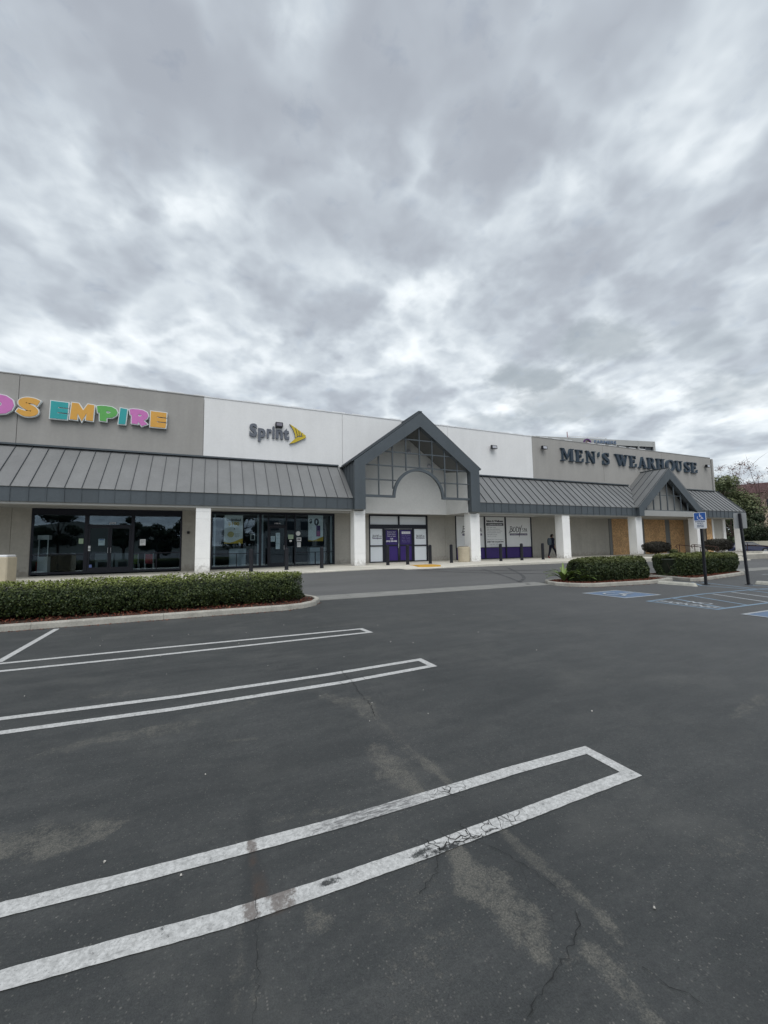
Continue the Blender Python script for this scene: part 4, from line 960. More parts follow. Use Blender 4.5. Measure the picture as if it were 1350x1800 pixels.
# open lattice with arch
yl0, yl1 = 21.08, 21.16; cxA, czA, rA = 11.46, 4.47, 1.66
def in_gable(x):   # top z of opening
    return 6.17 + (x - 7.98) * (8.76 - 6.17) / (11.55 - 7.98) if x < 11.55 else 6.17 + (15.07 - x) * (8.76 - 6.17) / (15.07 - 11.55)
def bar(poly, m=FASCIA, name='muntin'): wallpoly(poly, yl0, yl1, m, name)
hw = .032
for x in (8.86, 9.74, 10.62, 11.53, 12.40, 13.28, 14.18):
    zb = 4.47; dx = abs(x - cxA)
    if dx < rA + .12: zb = czA + math.sqrt(max(0, (rA + .12) ** 2 - dx * dx))
    bar([(x - hw, zb), (x + hw, zb), (x + hw, in_gable(x + hw)), (x - hw, in_gable(x - hw))])
for z in (5.42, 6.26, 7.10, 7.94):
    xl, xr = 7.98, 15.07
    if z > 6.17: xl = 7.98 + (z - 6.17) / .7255; xr = 15.07 - (z - 6.17) / .7358
    dz = z - czA; cut = math.sqrt((rA + .12) ** 2 - dz * dz) if dz < rA + .1 else None
    segs = [(xl, xr)] if cut is None else [(xl, cxA - cut), (cxA + cut, xr)]
    for a, b in segs:
        wallpoly([(a, z - hw), (b, z - hw), (b, z + hw), (a, z + hw)], yl0 + .004, yl1 - .004, FASCIA, 'muntin')
wallpoly([(7.98, 4.40), (cxA - rA, 4.40), (cxA - rA, 4.54), (7.98, 4.54)], yl0 - .02, yl1 + .02, FASCIA, 'sill_bar'); wallpoly([(cxA + rA, 4.40), (15.07, 4.40), (15.07, 4.54), (cxA + rA, 4.54)], yl0 - .02, yl1 + .02, FASCIA, 'sill_bar')
arc = [(cxA + rA * math.cos(t) * 1.0, czA - .06 + (rA + .06) * math.sin(t), .15) for t in np.linspace(0, math.pi, 33)]
o2 = ribbon([(a, b, .16) for a, b, c in arc], 0); n_ = len(arc); mb = MB(); r = []
for i in range(n_):
    a, b = o2[i], o2[2 * n_ - 1 - i]; r.append([(a[0], yl0 - .03, a[1]), (a[0], yl1 + .03, a[1]), (b[0], yl1 + .03, b[1]), (b[0], yl0 - .03, b[1])])
mb.loft(r); mb.build('arch_trim', FASCIA, B)
for (x, z) in ((11.9, 7.75), (13.4, 6.9)):
    mb = MB(); mb.loft([[(x + rr * math.cos(t), YW - .05 - d, z + rr * math.sin(t)) for t in np.linspace(0, 2 * math.pi, 13)[:-1]] for rr, d in ((.14, 0), (.16, .05), (.11, .14), (.03, .17))]); tag(mb.build('wall_light', LAMPG, smooth=True), 'round wall lamp inside the large gable, ' + ('the upper one near the peak' if z > 7.2 else 'the lower one to the right'), 'wall light', 'round lamps behind the gable lattice')

# ---- small gable on the right
O2 = [(G2L, 3.68), (G2L, 4.37), (G2P, 7.66), (G2R, 4.37), (G2R, 3.68)]; I2 = [(31.42, 3.68), (31.42, 4.10), (34.90, 6.80), (38.34, 4.10), (38.34, 3.68)]
mb = MB()
for k in range(4): mb.prism([O2[k], O2[k + 1], I2[k + 1], I2[k]], ((0, yg1, 0), (1, 0, 0), (0, 0, 1), (0, -1, 0)), 0, yg1 - yg0)
mb.build('gable_frame', FASCIA, B)
slope(G2L - .1, 4.30, G2P, 7.68, yg0 + .02, YW, ROOFP, 4); slope(G2R + .1, 4.30, G2P, 7.68, yg0 + .02, YW, ROOFP, 4)
mb = MB(); mb.box(G2P - .1, G2P + .1, yg0, YW, 7.72, 7.78); mb.build('ridge_cap', FASCIA, B)
wallpoly([(31.42, 3.70), (38.34, 3.70), (38.34, 4.14), (31.42, 4.14)], yg0 + .12, yg1 - .02, mat('beam_grey', (.34, .345, .335), .9, .05, 1), 'gable_beam')
wallpoly([(31.2, 4.14), (38.6, 4.14), (34.9, 7.2)], 21.75, 21.8, mat('gable_back', (.36, .36, .34), .9, .05, 1), 'gable_back_wall')
wallpoly([(31.45, 4.14), (38.31, 4.14), (38.31, 4.20), (31.45, 4.20)], yl0 + .02, yl1, FASCIA, 'sill_bar')
for x in (32.0, 32.9, 33.78, 34.66, 35.54, 36.42, 37.3):
    zt = 4.10 + (x - 31.42) * .776 if x < 34.9 else 4.10 + (38.34 - x) * .785
    if zt - 4.2 > .1: wallpoly([(x - .045, 4.2), (x + .045, 4.2), (x + .045, zt), (x - .045, zt)], yl0 + .02, yl1, FASCIA, 'muntin')
wallpoly([(33.2, 5.40), (36.6, 5.40), (36.6, 5.45), (33.2, 5.45)], yl0 + .04, yl1 - .02, FASCIA, 'muntin')

# ---- pillars
def pillar(x0, x1, y0, y1, ztop=3.66, zb=None):
    zb = (walk_z(x0) if zb is None else zb) - .02; bands = [zb, zb + .34, zb + .72, 3.05, 3.40, ztop]; mb = MB()
    for a, b in zip(bands[:-1], bands[1:]): mb.bevbox(x0, x1, y0, y1, a + .006, b - .006, .012)
    mb.box(x0 + .018, x1 - .018, y0 + .018, y1 - .018, zb, ztop); mb.build('pillar', PILLAR, B)
for x0 in (-16.4, -9.75, -.60, 7.42, 15.20, 23.05, 30.86, 38.70):
    if x0 < -16: continue
    pillar(x0, x0 + (.66 if x0 < 9 else .72), 21.30, 21.98)
pillar(45.25, 45.75, 21.3, 21.8, 3.66, .1)

# ---- lower wall segments
def lowwall(x0, x1, y=YS, m=TAUPE_LOW, z0=.3, z1=3.74): mb = MB(); mb.bevbox(x0 + .004, x1 - .004, y, y + .2, z0, z1, .01); mb.build('lower_wall_panel', m, B)
for a, b in ((-31, -19), (-19, -13.2), (-13.2, -8.6), (-8.6, -7.84), (-1.36, .11), (7.22, 8.2), (8.2, 9.55), (13.9, 15.3), (15.3, 16.17), (23.22, 26.0), (26.0, 29.65)): lowwall(a, b)
GREYP = mat('grey_paint_wall', (.20, .205, .205), .85, .05, 1)
lowwall(29.65, 31.9, m=TAUPE_LOW); lowwall(31.9, 32.25, YS - .05, GREYP); lowwall(35.48, 36.49, YS - .05, GREYP); lowwall(39.48, 40.16, YS - .05, GREYP); lowwall(44.13, 45.0, YS)
mb = MB(); mb.box(42.3, 42.42, 22.6, YS, .3, 3.74); mb.build('side_wall', TAUPE_LOW, B)
lowwall(43.35, 43.6, 22.56, WHITE_WALL); lowwall(43.6, 45.0, 22.6, TAUPE_LOW); lowwall(42.3, 42.45, 22.6, TAUPE_LOW)
mb = MB(); mb.bevbox(45.02, 45.4, 22.5, 23.2, .3, 3.7, .01); mb.build('end_pilaster', PILLAR, B)
mb = MB(); mb.box(45.38, 45.6, 23.2, 60, .05, 9.7); mb.build('end_wall', TAUPE, B)

# ---- plywood boards closing the right hand shop
k = 0
for (a, b, y, lab) in ((32.25, 35.48, YS - .06, 'orange strand board closing the shop window left of the small gable pillar'), (36.49, 39.48, YS - .06, 'strand board filling the opening behind the small dark shrub'), (40.16, 44.0, YS - .06, 'widest strand board, behind the handrails'), (42.45, 43.33, 22.58, 'narrow strand board beside the sign post near the building corner')):
    r0 = empty('board_panel', ((a + b) / 2, y, .5), lab, 'plywood board', 'strand boards nailed over the closed shop front')
    n_ = max(1, round((b - a) / 1.22)); 
    for q in range(n_):
        for (z0, z1) in ((.56, 2.98), (2.985, 3.70)):
            mb = MB(); mb.bevbox(a + (b - a) * q / n_ + .004, a + (b - a) * (q + 1) / n_ - .004, y, y + .02 , z0, z1, .003); mb.build('plywood_sheet', OSB, r0)

# ---- shop windows
def rect(x0, x1, z0, z1, y0, y1, m, name, parent): mb = MB(); mb.box(x0, x1, y0, y1, z0, z1); return mb.build(name, m, parent)
def storefront(bars, panes, name='shop_window'):
    mb = MB()
    for i, (a, b, c, d) in enumerate(bars): mb.box(a, b, YS - .02 - i * .0005, YS + .10 + i * .0005, c, d)
    fr = mb.build(name, DARKFR, B)
    for (a, b, c, d, m) in panes: rect(a, b, c, d, YS + .04, YS + .046, m, 'pane', fr)
    return fr
# left shop
x0, x1, zb = -7.84, -1.36, .50
SF1 = storefront([(x0, x1, 3.40, 3.74), (x0, x1, zb, zb + .10), (x0, x0 + .08, zb + .1, 3.4), (x1 - .08, x1, zb + .1, 3.4), (-5.72, -5.56, zb + .1, 3.4), (-3.72, -3.58, zb + .1, 3.4), (-3.58, -1.44, 1.42, 1.47), (-2.55, -2.51, zb + .1, 1.42), (-7.76, -5.72, 1.42, 1.46), (-5.56, -3.72, 2.82, 2.92)],
    [(-7.76, -5.72, zb + .1, 1.42, GLASS), (-7.76, -5.72, 1.46, 3.4, GLASS), (-5.56, -3.72, 2.92, 3.4, GLASS), (-3.58, -1.44, 1.47, 3.4, GLASS), (-3.58, -2.55, zb + .1, 1.42, GLASS), (-2.51, -1.44, zb + .1, 1.42, GLASS)])
def door(x0, x1, z0, z1, m_low, m_up, rail=True, hx=None, low=.28):
    mb = MB(); w = .075
    for i, q in enumerate([(x0, x0 + w, z0, z1), (x1 - w, x1, z0, z1), (x0 + w, x1 - w, z1 - w, z1), (x0 + w, x1 - w, z0, z0 + low)] + ([(x0 + w, x1 - w, 1.62, 1.70)] if rail else [])): mb.box(q[0], q[1], YS - .01 - i * .0004, YS + .05, q[2], q[3])
    d = mb.build('door', DARKFR, B)
    if rail: rect(x0 + w, x1 - w, z0 + low, 1.62, YS + .015, YS + .02, m_low, 'pane', d); rect(x0 + w, x1 - w, 1.70, z1 - w, YS + .015, YS + .02, m_up, 'pane', d)
    else: rect(x0 + w, x1 - w, z0 + low, z1 - w, YS + .015, YS + .02, m_up, 'pane', d)
    if hx: mb = MB(); mb.tube([(hx, YS - .02, 1.5), (hx, YS - .07, 1.5), (hx, YS - .07, 1.75), (hx, YS - .02, 1.75)], .014, 6); mb.build('handle', CHROME, d)
    return d
door(-5.55, -4.645, .52, 2.81, GLASS, GLASS, False, -4.70, .25); door(-4.635, -3.73, .52, 2.81, GLASS, GLASS, False, -4.57, .25)
text('6400', .15, INKW, -4.55, 2.95, YS + .02, SF1, 'address_number')
# phone shop
x0, x1, zb = .11, 7.22, .50
SF2 = storefront([(x0, x1, 3.58, 3.74), (x0, x1, zb, zb + .10), (x0, x0 + .07, zb + .1, 3.58), (x1 - .07, x1, zb + .1, 3.58), (2.68, 2.80, zb + .1, 3.58), (3.16, 3.24, zb + .1, 3.58), (4.20, 4.28, zb + .1, 3.58), (4.72, 4.78, zb + .1, 3.58),
                  (.18, 2.68, 1.30, 1.34), (1.43, 1.47, zb + .1, 1.30), (4.78, 7.15, 1.30, 1.34), (5.98, 6.02, zb + .1, 1.30), (3.24, 4.20, 2.86, 2.98)],
    [(.18, 1.43, zb + .1, 1.30, GLASS), (1.47, 2.68, zb + .1, 1.30, GLASS), (.18, 2.68, 1.34, 3.58, GLASS), (2.80, 3.16, zb + .1, 3.58, GLASS), (3.24, 4.20, 2.98, 3.58, GLASS), (4.28, 4.72, zb + .1, 3.58, GLASS), (4.78, 5.98, zb + .1, 1.30, GLASS), (6.02, 7.15, zb + .1, 1.30, GLASS), (4.78, 7.15, 1.34, 3.58, GLASS)])
door(3.25, 4.19, .52, 2.85, GLASS, GLASS, False, 4.10, .22)
text('6380 A', .12, INKW, 3.72, 3.02, YS + .03, SF2, 'address_number')
for xa in (.24, 2.58, 2.83, 6.98): rect(xa, xa + .09, .62, 3.56, YS + .10, YS + .16, mat('white_trim', (.36, .40, .44), .5, .02, 2), 'white_mullion', SF2)
# middle entrance with printed film
zb = .52; x0, x1 = 9.55, 13.90
SF3 = storefront([(x0, x1, 3.60, 3.72), (x0, x1, 2.76, 3.04), (x0, x1, zb, zb + .10), (x0, x0 + .07, zb + .1, 2.76), (x1 - .12, x1, zb + .1, 2.76), (10.50, 10.64, zb + .1, 2.76), (12.72, 12.84, zb + .1, 2.76), (x0, x0 + .07, 3.04, 3.6), (x1 - .12, x1, 3.04, 3.6), (11.64, 11.75, 3.04, 3.6), (9.62, 10.5, 1.60, 1.68), (12.84, 13.78, 1.60, 1.68)],
    [(9.62, 11.64, 3.04, 3.6, FILM), (11.75, 13.78, 3.04, 3.6, FILM), (9.62, 10.5, .62, 1.60, FILM), (9.62, 10.5, 1.68, 2.76, FILM), (12.84, 13.78, .62, 1.60, FILM), (12.84, 13.78, 1.68, 2.76, FILM)], 'entrance_frame')
D1 = door(10.65, 11.66, .56, 2.75, PURPLE, DKPURPLE, True, 11.60, .10); D2 = door(11.70, 12.71, .56, 2.75, PURPLE, DKPURPLE, True, None, .10)
# spa windows
x0, x1, zb = 16.18, 23.22, .52
SF4 = storefront([(x0, x1, 3.68, 3.74), (x0, x1, zb, zb + .08), (x0, x0 + .06, zb + .08, 3.68), (x1 - .07, x1, zb + .08, 3.68), (18.70, 18.80, zb + .08, 3.68), (20.62, 20.72, zb + .08, 3.68), (16.24, 18.70, 1.38, 1.42), (18.80, 20.62, 1.38, 1.42), (20.72, 23.15, 1.38, 1.42), (22.0, 22.04, zb + .08, 1.38)],
    [(16.24, 18.70, 1.42, 3.68, FILM2), (18.80, 20.62, 1.42, 3.68, FILM2), (20.72, 23.15, 1.42, 3.68, FILM2), (16.24, 18.70, .60, 1.38, PURPLE), (18.80, 20.62, .60, 1.38, PURPLE), (20.72, 22.0, .60, 1.38, PURPLE), (22.04, 23.15, .60, 1.38, PURPLE)])
def brush_logo(x, z, w, y, parent):
    # brushed capitals over a bar with reversed lettering
    s = w / 1.0; mb = MB(); k = 0
    def st(p, it=2):
        nonlocal k; mb.prism([(x + a * s, z + b * s) for a, b in ribbon(p, it)], ((0, y, 0), (1, 0, 0), (0, 0, 1), (0, -1, 0)), 0, .004 + k * .0006); k += 1
    st([(-.03, -.03, .008), (.05, .06, .03), (.07, .28, .018)]); st([(.04, .26, .02), (.14, .27, .022), (.17, .21, .03), (.10, .15, .02)]); st([(.08, .16, .02), (.17, .14, .03), (.16, .05, .04), (.05, .03, .03), (-.03, -.01, .01)])
    st([(.30, .25, .018), (.22, .20, .034), (.20, .08, .036), (.26, .02, .022), (.33, .08, .03), (.35, .20, .026), (.29, .26, .015), (.25, .22, .012)])
    st([(.41, .26, .02), (.39, .04, .026)]); st([(.39, .26, .02), (.50, .23, .03), (.54, .13, .036), (.49, .04, .03), (.38, .02, .016)])
    st([(.55, .27, .018), (.60, .15, .03)], 0); st([(.72, .34, .010), (.64, .20, .034), (.57, -.04, .036), (.54, -.20, .006)])
    st([(.80, .19, .012), (.74, .18, .014), (.73, .14, .014), (.79, .10, .014), (.77, .05, .014), (.71, .05, .010)]); st([(.845, .20, .012), (.83, .03, .016)], 0); st([(.84, .19, .012), (.89, .17, .016), (.88, .12, .016), (.84, .11, .01)])
    st([(.90, .03, .014), (.95, .20, .012)], 0); st([(.95, .20, .012), (.985, .03, .018)], 0); st([(.915, .09, .010), (.975, .09, .010)], 0)
    mb.build('logo', INKD, parent)
    rect(x + .02 * s, x + 1.0 * s, z - .12 * s, z - .035 * s, y - .003, y, mat('bar_purple', (.075, .062, .14), .5, 0), 'logo_bar', parent)
    text('THE BEAUTY COLLECTIVE', .072 * s, INKW, x + .51 * s, z - .103 * s, y - .0045, parent, 'lettering', .9 * s, ext=.001)
yp = YS + .038
brush_logo(16.75, 2.50, 1.75, yp, SF4); brush_logo(21.05, 2.50, 1.75, yp, SF4)
text('Salon & Wellness', .20, INKD, 19.71, 3.30, yp, SF4, width=1.55, bold=.008); rect(18.92, 20.50, 3.02, 3.22, yp - .003, yp, INKD, 'logo_bar', SF4); text('COMING SOON', .15, INKW, 19.71, 3.06, yp - .005, SF4, width=1.35, bold=.004)
for k, (s_, w) in enumerate((('Hair  Nails  Lashes', .8), ('Skin Care and Waxing', 1.15), ('Private suites for lease', 1.4), ('Fully furnished studios', 1.25), ('Flexible terms', .9), ('Move in today', .85))): text(s_, .085, INKG, 18.98 + w / 2, 2.86 - k * .13, yp, SF4, width=w, ext=.002)
text('Grow your own business', .09, INKG, 19.71, 1.96, yp, SF4, width=1.5, ext=.002); text('JOIN THE COLLECTIVE', .13, INKD, 19.71, 1.77, yp, SF4, width=1.5, bold=.005); text('Call 818 300 5400', .11, INKG, 19.75, 1.60, yp, SF4, width=1.2, ext=.002); text('Now leasing', .08, INKG, 19.6, 1.48, yp, SF4, width=.7, ext=.002)
brush_logo(9.78, 2.18, .66, yp, SF3); brush_logo(13.0, 2.18, .66, yp, SF3)
yd = YS + .012
for s_, z, w, b in (('Reserve Your', 2.52, .6, 0), ('Dream Space', 2.38, .6, 0), ('Now or Later', 2.24, .6, 0), ('Call', 2.06, .2, .004), ('(818) 300-5400', 1.90, .78, .006)): text(s_, .11 if b == 0 else .13, INKW, 11.15, z, yd, D1, width=w, bold=b, ext=.002)
rect(11.90, 12.55, 2.42, 2.58, yd - .003, yd, INKW, 'logo_bar', D2); text('THE COLLECTIVE', .08, INKD, 12.22, 2.46, yd - .005, D2, width=.55, ext=.001)
for k, s_ in enumerate(('Hair   Nails   Brows', 'Facials   Massage', 'Lashes   Waxing', 'Barbers   Tattoo', 'Makeup and more')): text(s_, .07, mat('lilac_ink', (.30, .27, .48), .6, 0), 12.22, 2.28 - k * .105, yd, D2, width=.6, ext=.002)

# interiors seen through the glass
mb = MB()
def room(x0, x1):
    mb.box(x0, x1, 31.0, 31.1, .4, 3.9, 0); mb.box(x0, x1, YS + .25, 31, walk_z(-1) - .1, walk_z(-1) - .03, 1); mb.box(x0, x1, YS + .2, 31, 3.79, 3.85, 0); mb.box(x0 - .1, x0, YS + .2, 31, .4, 3.8, 0); mb.box(x1, x1 + .1, YS + .2, 31, .4, 3.8, 0)
room(-8.6, -.9); room(.0, 7.6); mb.build('shop_interior', [INTER, INTFL], B)
def counter(x0, x1, y0, y1, z0, z1, lab, m=COUNTER, split=True):
    r0 = empty('display_counter', ((x0 + x1) / 2, (y0 + y1) / 2, z0), lab, 'counter', 'white display counters inside the shops')
    rect(x0, x1, z0, z1 - .38, y0 + .03, y1, m, 'base_cabinet', r0); rect(x0 - .02, x1 + .02, z1 - .37, z1, y0, y1 + .02, m, 'counter_top', r0); return r0
counter(1.12, 2.02, 25.4, 26.0, .50, 1.60, 'white display counter behind the glass under the tall poster'); counter(5.88, 6.85, 25.4, 26.0, .50, 1.60, 'white display counter behind the glass near the zero dollar poster')
r0 = counter(-5.55, -4.75, 26.0, 26.5, .46, 1.45, 'pale panelled reception counter, left half, behind the left shop door', mat('counter_dim', (.25, .28, .30), .6, .03, 2)); rect(-5.42, -4.9, .62, 1.0, 25.99, 26.02, DARKFR, 'inset_panel', r0)
r0 = counter(-4.65, -3.75, 26.0, 26.5, .46, 1.45, 'pale panelled reception counter, right half, behind the left shop door', MATS['counter_dim']); rect(-4.5, -4.1, .62, 1.0, 25.99, 26.02, DARKFR, 'inset_panel', r0)
def chair(x, y, z, m, lab):
    r0 = empty('chair', (x, y, z), lab, 'chair', 'mesh back chairs inside the left shop window'); w = .21
    for sx_ in (-1, 1):
        mb = MB(); mb.tube([(x + sx_ * w, y, z), (x + sx_ * w * .95, y, z + .42), (x + sx_ * w * .92, y - .05, z + .98)], .017, 6); mb.build('leg', WHITEP, r0)
        mb = MB(); mb.tube([(x + sx_ * w, y + .42, z), (x + sx_ * w * .95, y + .38, z + .42)], .017, 6); mb.build('leg', WHITEP, r0)
    mb = MB(); mb.bevbox(x - w * .9, x + w * .9, y, y + .42, z + .42, z + .46, .01); mb.build('seat', m, r0)
    mb = MB(); mb.prism([(x - w * .86, z + .50), (x + w * .86, z + .50), (x + w * .82, z + .92), (x - w * .82, z + .92)], ((0, y + .02, 0), (1, 0, 0), (0, 0, 1), (0, -1, 0)), 0, .04); mb.build('backrest', m, r0)
    mb = MB(); mb.tube([(x - w * .92, y - .05, z + .97), (x + w * .92, y - .05, z + .97)], .018, 6); mb.build('top_rail', WHITEP, r0)
chair(-3.66, 25.25, .46, GREEN_CH, 'green mesh backed chair behind the left shop glass'); chair(-2.96, 25.25, .46, RED_CH, 'red mesh backed chair behind the left shop glass')
r0 = empty('popcorn_cart', (-7.55, 25.3, .46), 'tall red and white machine just inside the left edge of the shop window', 'machine')
rect(-7.75, -7.35, .46, 1.35, 25.2, 25.6, WHITEP, 'cabinet', r0); rect(-7.83, -7.75, .6, 1.1, 25.25, 25.55, RED, 'side_panel', r0)
for xx in (-7.75, -7.39): rect(xx, xx + .04, 1.35, 2.2, 25.2, 25.24, WHITEP, 'post', r0); 
rect(-7.78, -7.33, 2.2, 2.42, 25.17, 25.6, WHITEP, 'canopy', r0); rect(-7.71, -7.39, 1.36, 2.2, 25.22, 25.225, GLASS, 'glass', r0)

# posters and papers on the glass
def poster(x0, x1, z0, z1, lab, y=YS + .20, m=PAPER, name='poster', grp='printed posters hanging in the phone shop window', cat='poster'):
    r0 = empty(name, ((x0 + x1) / 2, y, z0), lab, cat, grp); rect(x0, x1, z0, z1, y, y + .012, m, 'sheet', r0); return r0
def wave(x0, x1, z0, h, y, parent):
    n = 14; w = x1 - x0; top = [(x0 + w * i / n, z0 + h * (.45 + .35 * math.sin(i / n * 4.2 + 3.4) + .35 * i / n)) for i in range(n + 1)]
    mb = MB(); mb.prism([(x1, z0), (x0, z0)] + top, ((0, y, 0), (1, 0, 0), (0, 0, 1), (0, -1, 0)), 0, .004); mb.build('yellow_wave', YELPR, parent)
yp = YS + .198
r0 = poster(.79, 1.79, 1.90, 3.52, 'tall white and yellow poster reading unlimited with a small phone picture')
text('Unlimited', .21, INKD, 1.29, 3.18, yp, r0, width=.76, bold=.006); text('$100', .26, YELPR, 1.28, 2.94, yp, r0, width=.62, bold=.012)
wave(.79, 1.79, 1.90, .26, yp, r0)
for (x, z, r, m) in ((1.14, 2.42, .17, mat('pale_yellow', (.62, .52, .24), .7, 0)), (1.02, 2.40, .07, MATS['green_paper']), (1.27, 2.44, .05, INKD), (1.33, 2.74, .035, INKD)):
    mb = MB(); mb.prism([(x + r * math.cos(t), z + r * math.sin(t)) for t in np.linspace(0, 2 * math.pi, 17)[:-1]], ((0, yp, 0), (1, 0, 0), (0, 0, 1), (0, -1, 0)), 0, .003 + r * .01); mb.build('picture', m, r0)
for k in range(4): rect(1.34, 1.62 - .03 * (k % 2), 2.46 - k * .06, 2.475 - k * .06, yp - .002, yp, INKG, 'text_line', r0)
r0 = poster(5.60, 6.54, 1.99, 3.62, 'white and yellow poster with a black zero dollar price and a purple phone')
text('$', .34, INKD, 5.76, 3.12, yp, r0, bold=.014); text('0', .58, INKD, 6.12, 2.98, yp, r0, bold=.028); wave(5.60, 6.54, 1.99, .24, yp, r0)
rect(6.10, 6.36, 2.28, 2.96, yp - .006, yp, mat('purple_print', (.10, .04, .16), .5, .2, 3), 'phone_picture', r0); rect(6.13, 6.35, 2.30, 2.60, yp - .009, yp - .0065, mat('magenta_print', (.36, .04, .20), .5, .2, 9), 'phone_screen', r0)
gp = 'paper notices taped to the shop glass'
for (a, b, c, d, m, lab) in ((-5.95, -5.76, 1.97, 2.22, PAPERG, 'green tinted notice left of the shop door frame'), (-5.13, -4.86, 1.87, 2.20, PAPER, 'white notice with blue heading on the left shop door'), (-3.32, -3.06, 1.85, 2.17, PAPER, 'white notice above the green chair'),
    (3.34, 3.58, 1.98, 2.30, PAPER, 'small white sheet left of the long taped strip'), (3.63, 3.87, 1.54, 2.50, PAPER, 'long strip of three taped white sheets on the phone shop door'), (4.36, 4.66, 2.13, 2.39, PAPERG, 'pale green sheet right of the phone shop door'), (4.43, 4.57, 1.97, 2.07, PAPER, 'tiny white card under the pale green sheet'),
    (4.86, 5.14, 1.99, 2.22, PAPER, 'white open sign sheet under the round sticker'), (4.89, 5.11, 1.64, 1.93, PAPER, 'white opening hours sheet, lowest on the phone shop window')):
    r0 = poster(a, b, c, d, lab, YS + .030, m, 'paper_notice', gp, 'paper notice')
    for q in range(3): rect(a + .03, b - .03 - .02 * q, d - .07 - q * .055, d - .055 - q * .055, YS + .0285, YS + .030, INKG, 'text_line', r0)
    if 'blue heading' in lab: rect(a + .03, b - .03, d - .06, d - .02, YS + .027, YS + .0283, BLUEP, 'heading', r0)
    if 'three' in lab:
        for z in (2.18, 1.86): rect(a, b, z - .006, z + .006, YS + .0280, YS + .0284, INKG, 'tape_line', r0)
    if 'open sign' in lab: text('OPEN', .10, INKD, (a + b) / 2, 2.08, YS + .027, r0, width=.22, bold=.004, ext=.001)
mb = MB(); mb.prism([(4.95 + .14 * math.cos(t), 2.46 + .14 * math.sin(t)) for t in np.linspace(0, 2 * math.pi, 21)[:-1]], ((0, YS + .032, 0), (1, 0, 0), (0, 0, 1), (0, -1, 0)), 0, .004); tag(mb.build('round_sticker', PAPER), 'round white sticker on the phone shop glass', 'sticker')
r0 = empty('picture_frame', (2.34, YS + .25, 2.1), 'small framed notice hanging behind the phone shop glass', 'frame'); rect(2.22, 2.46, 2.08, 2.42, YS + .22, YS + .24, PAPER, 'frame', r0); rect(2.25, 2.43, 2.11, 2.39, YS + .215, YS + .219, DARKFR, 'print', r0)
mb = MB(); mb.bevbox(-5.52, -5.36, YS - .005, YS + .01, .66, .92, .004); tag(mb.build('door_sticker', mat('sticker_blue', (.16, .22, .5), .6, .1, 9)), 'small blue sticker low on the left shop door', 'sticker')
mb = MB(); mb.bevbox(-5.54, -5.44, YS - .02, YS - .011, 1.72, 1.86, .003); mb.bevbox(-5.54, -5.44, YS - .02, YS - .011, 1.60, 1.68, .003); tag(mb.build('door_label', PAPER), 'two little white labels on the left shop door frame', 'label')
mb = MB(); mb.bevbox(-1.10, -.98, YS - .10, YS, 2.44, 2.58, .01); mb.box(-1.06, -1.02, YS - .16, YS - .10, 2.48, 2.54); tag(mb.build('wall_fixture', BLACKM), 'small dark wall fixture between the shop window and the white pillar', 'wall fixture')  # small dark box on the wall, purpose unknown

# ------------------------------------------------------------------ letters on the upper wall
PINK = mat('sign_pink', (.62, .19, .50), .45, .05, 6); ORANGE = mat('sign_orange', (.72, .38, .07), .45, .05, 6); TEAL = mat('sign_teal', (.03, .36, .37), .45, .05, 6); LIME = mat('sign_green', (.12, .42, .10), .45, .05, 6); BORDER = mat('sign_border', (.72, .76, .76), .5, .02, 6)
KE = empty('shop_sign', (-6.5, YW, 7.8), 'multicoloured cartoon lettering of the play centre on the taupe wall', 'sign')
gl = {
 'E': [[(0, 0), (.02, 1), (1, .98), (1, .66), (.44, .68), (.44, .63), (1, .61), (1, .36), (.42, .38), (.42, .33), (1, .31), (.97, 0)]],
 'M': [[(0, 0), (.06, 1), (.34, .99), (.54, .60), (.72, 1), (1, .97), (.97, 0), (.66, .02), (.68, .42), (.50, -.08), (.32, .36), (.31, -.02)]],
 'P': [[(0, .93), (.05, .52), (.13, .54), (.16, .02), (.48, 0), (.48, .24)] + [(.75, .28), (.94, .45), (1, .65), (.92, .85), (.72, .97), (.45, 1.0), (.18, .99)], smooth_loop([(.46, .68), (.56, .68), (.68, .62), (.58, .54), (.46, .54)], 1)],
 'I': [[(0, 0), (.18, 1), (1, .96), (.84, 0)]],
 'R': [[(0, .95), (.05, .62), (.12, .62), (.13, .10), (.46, .08), (.47, .24), (.66, -.02), (.97, .14), (.76, .34), (.93, .48), (1, .68), (.93, .86), (.72, .97), (.45, 1.0), (.18, .99)], smooth_loop([(.47, .70), (.57, .70), (.66, .64), (.57, .58), (.47, .58)], 1)],
 'S': [ribbon([(.93, .73, .30), (.70, .83, .30), (.38, .84, .30), (.17, .70, .32), (.40, .52, .34), (.72, .40, .32), (.80, .24, .32), (.50, .13, .30), (.28, .16, .28), (.04, .30, .20)], 2)],
 'D': [[(0, .97), (.40, 1), (.72, .95), (.93, .78), (1, .52), (.93, .25), (.75, .06), (.5, 0), (.38, .02), (.36, .10), (0, .08), (.08, .5)], smooth_loop([(.38, .68), (.50, .66), (.62, .50), (.50, .36), (.38, .34)], 1)],
 'K': [[(0, 0), (.02, 1), (.4, 1), (.42, .66), (.7, 1), (1, .85), (.72, .55), (1, .2), (.75, 0), (.42, .36), (.40, 0)]]}
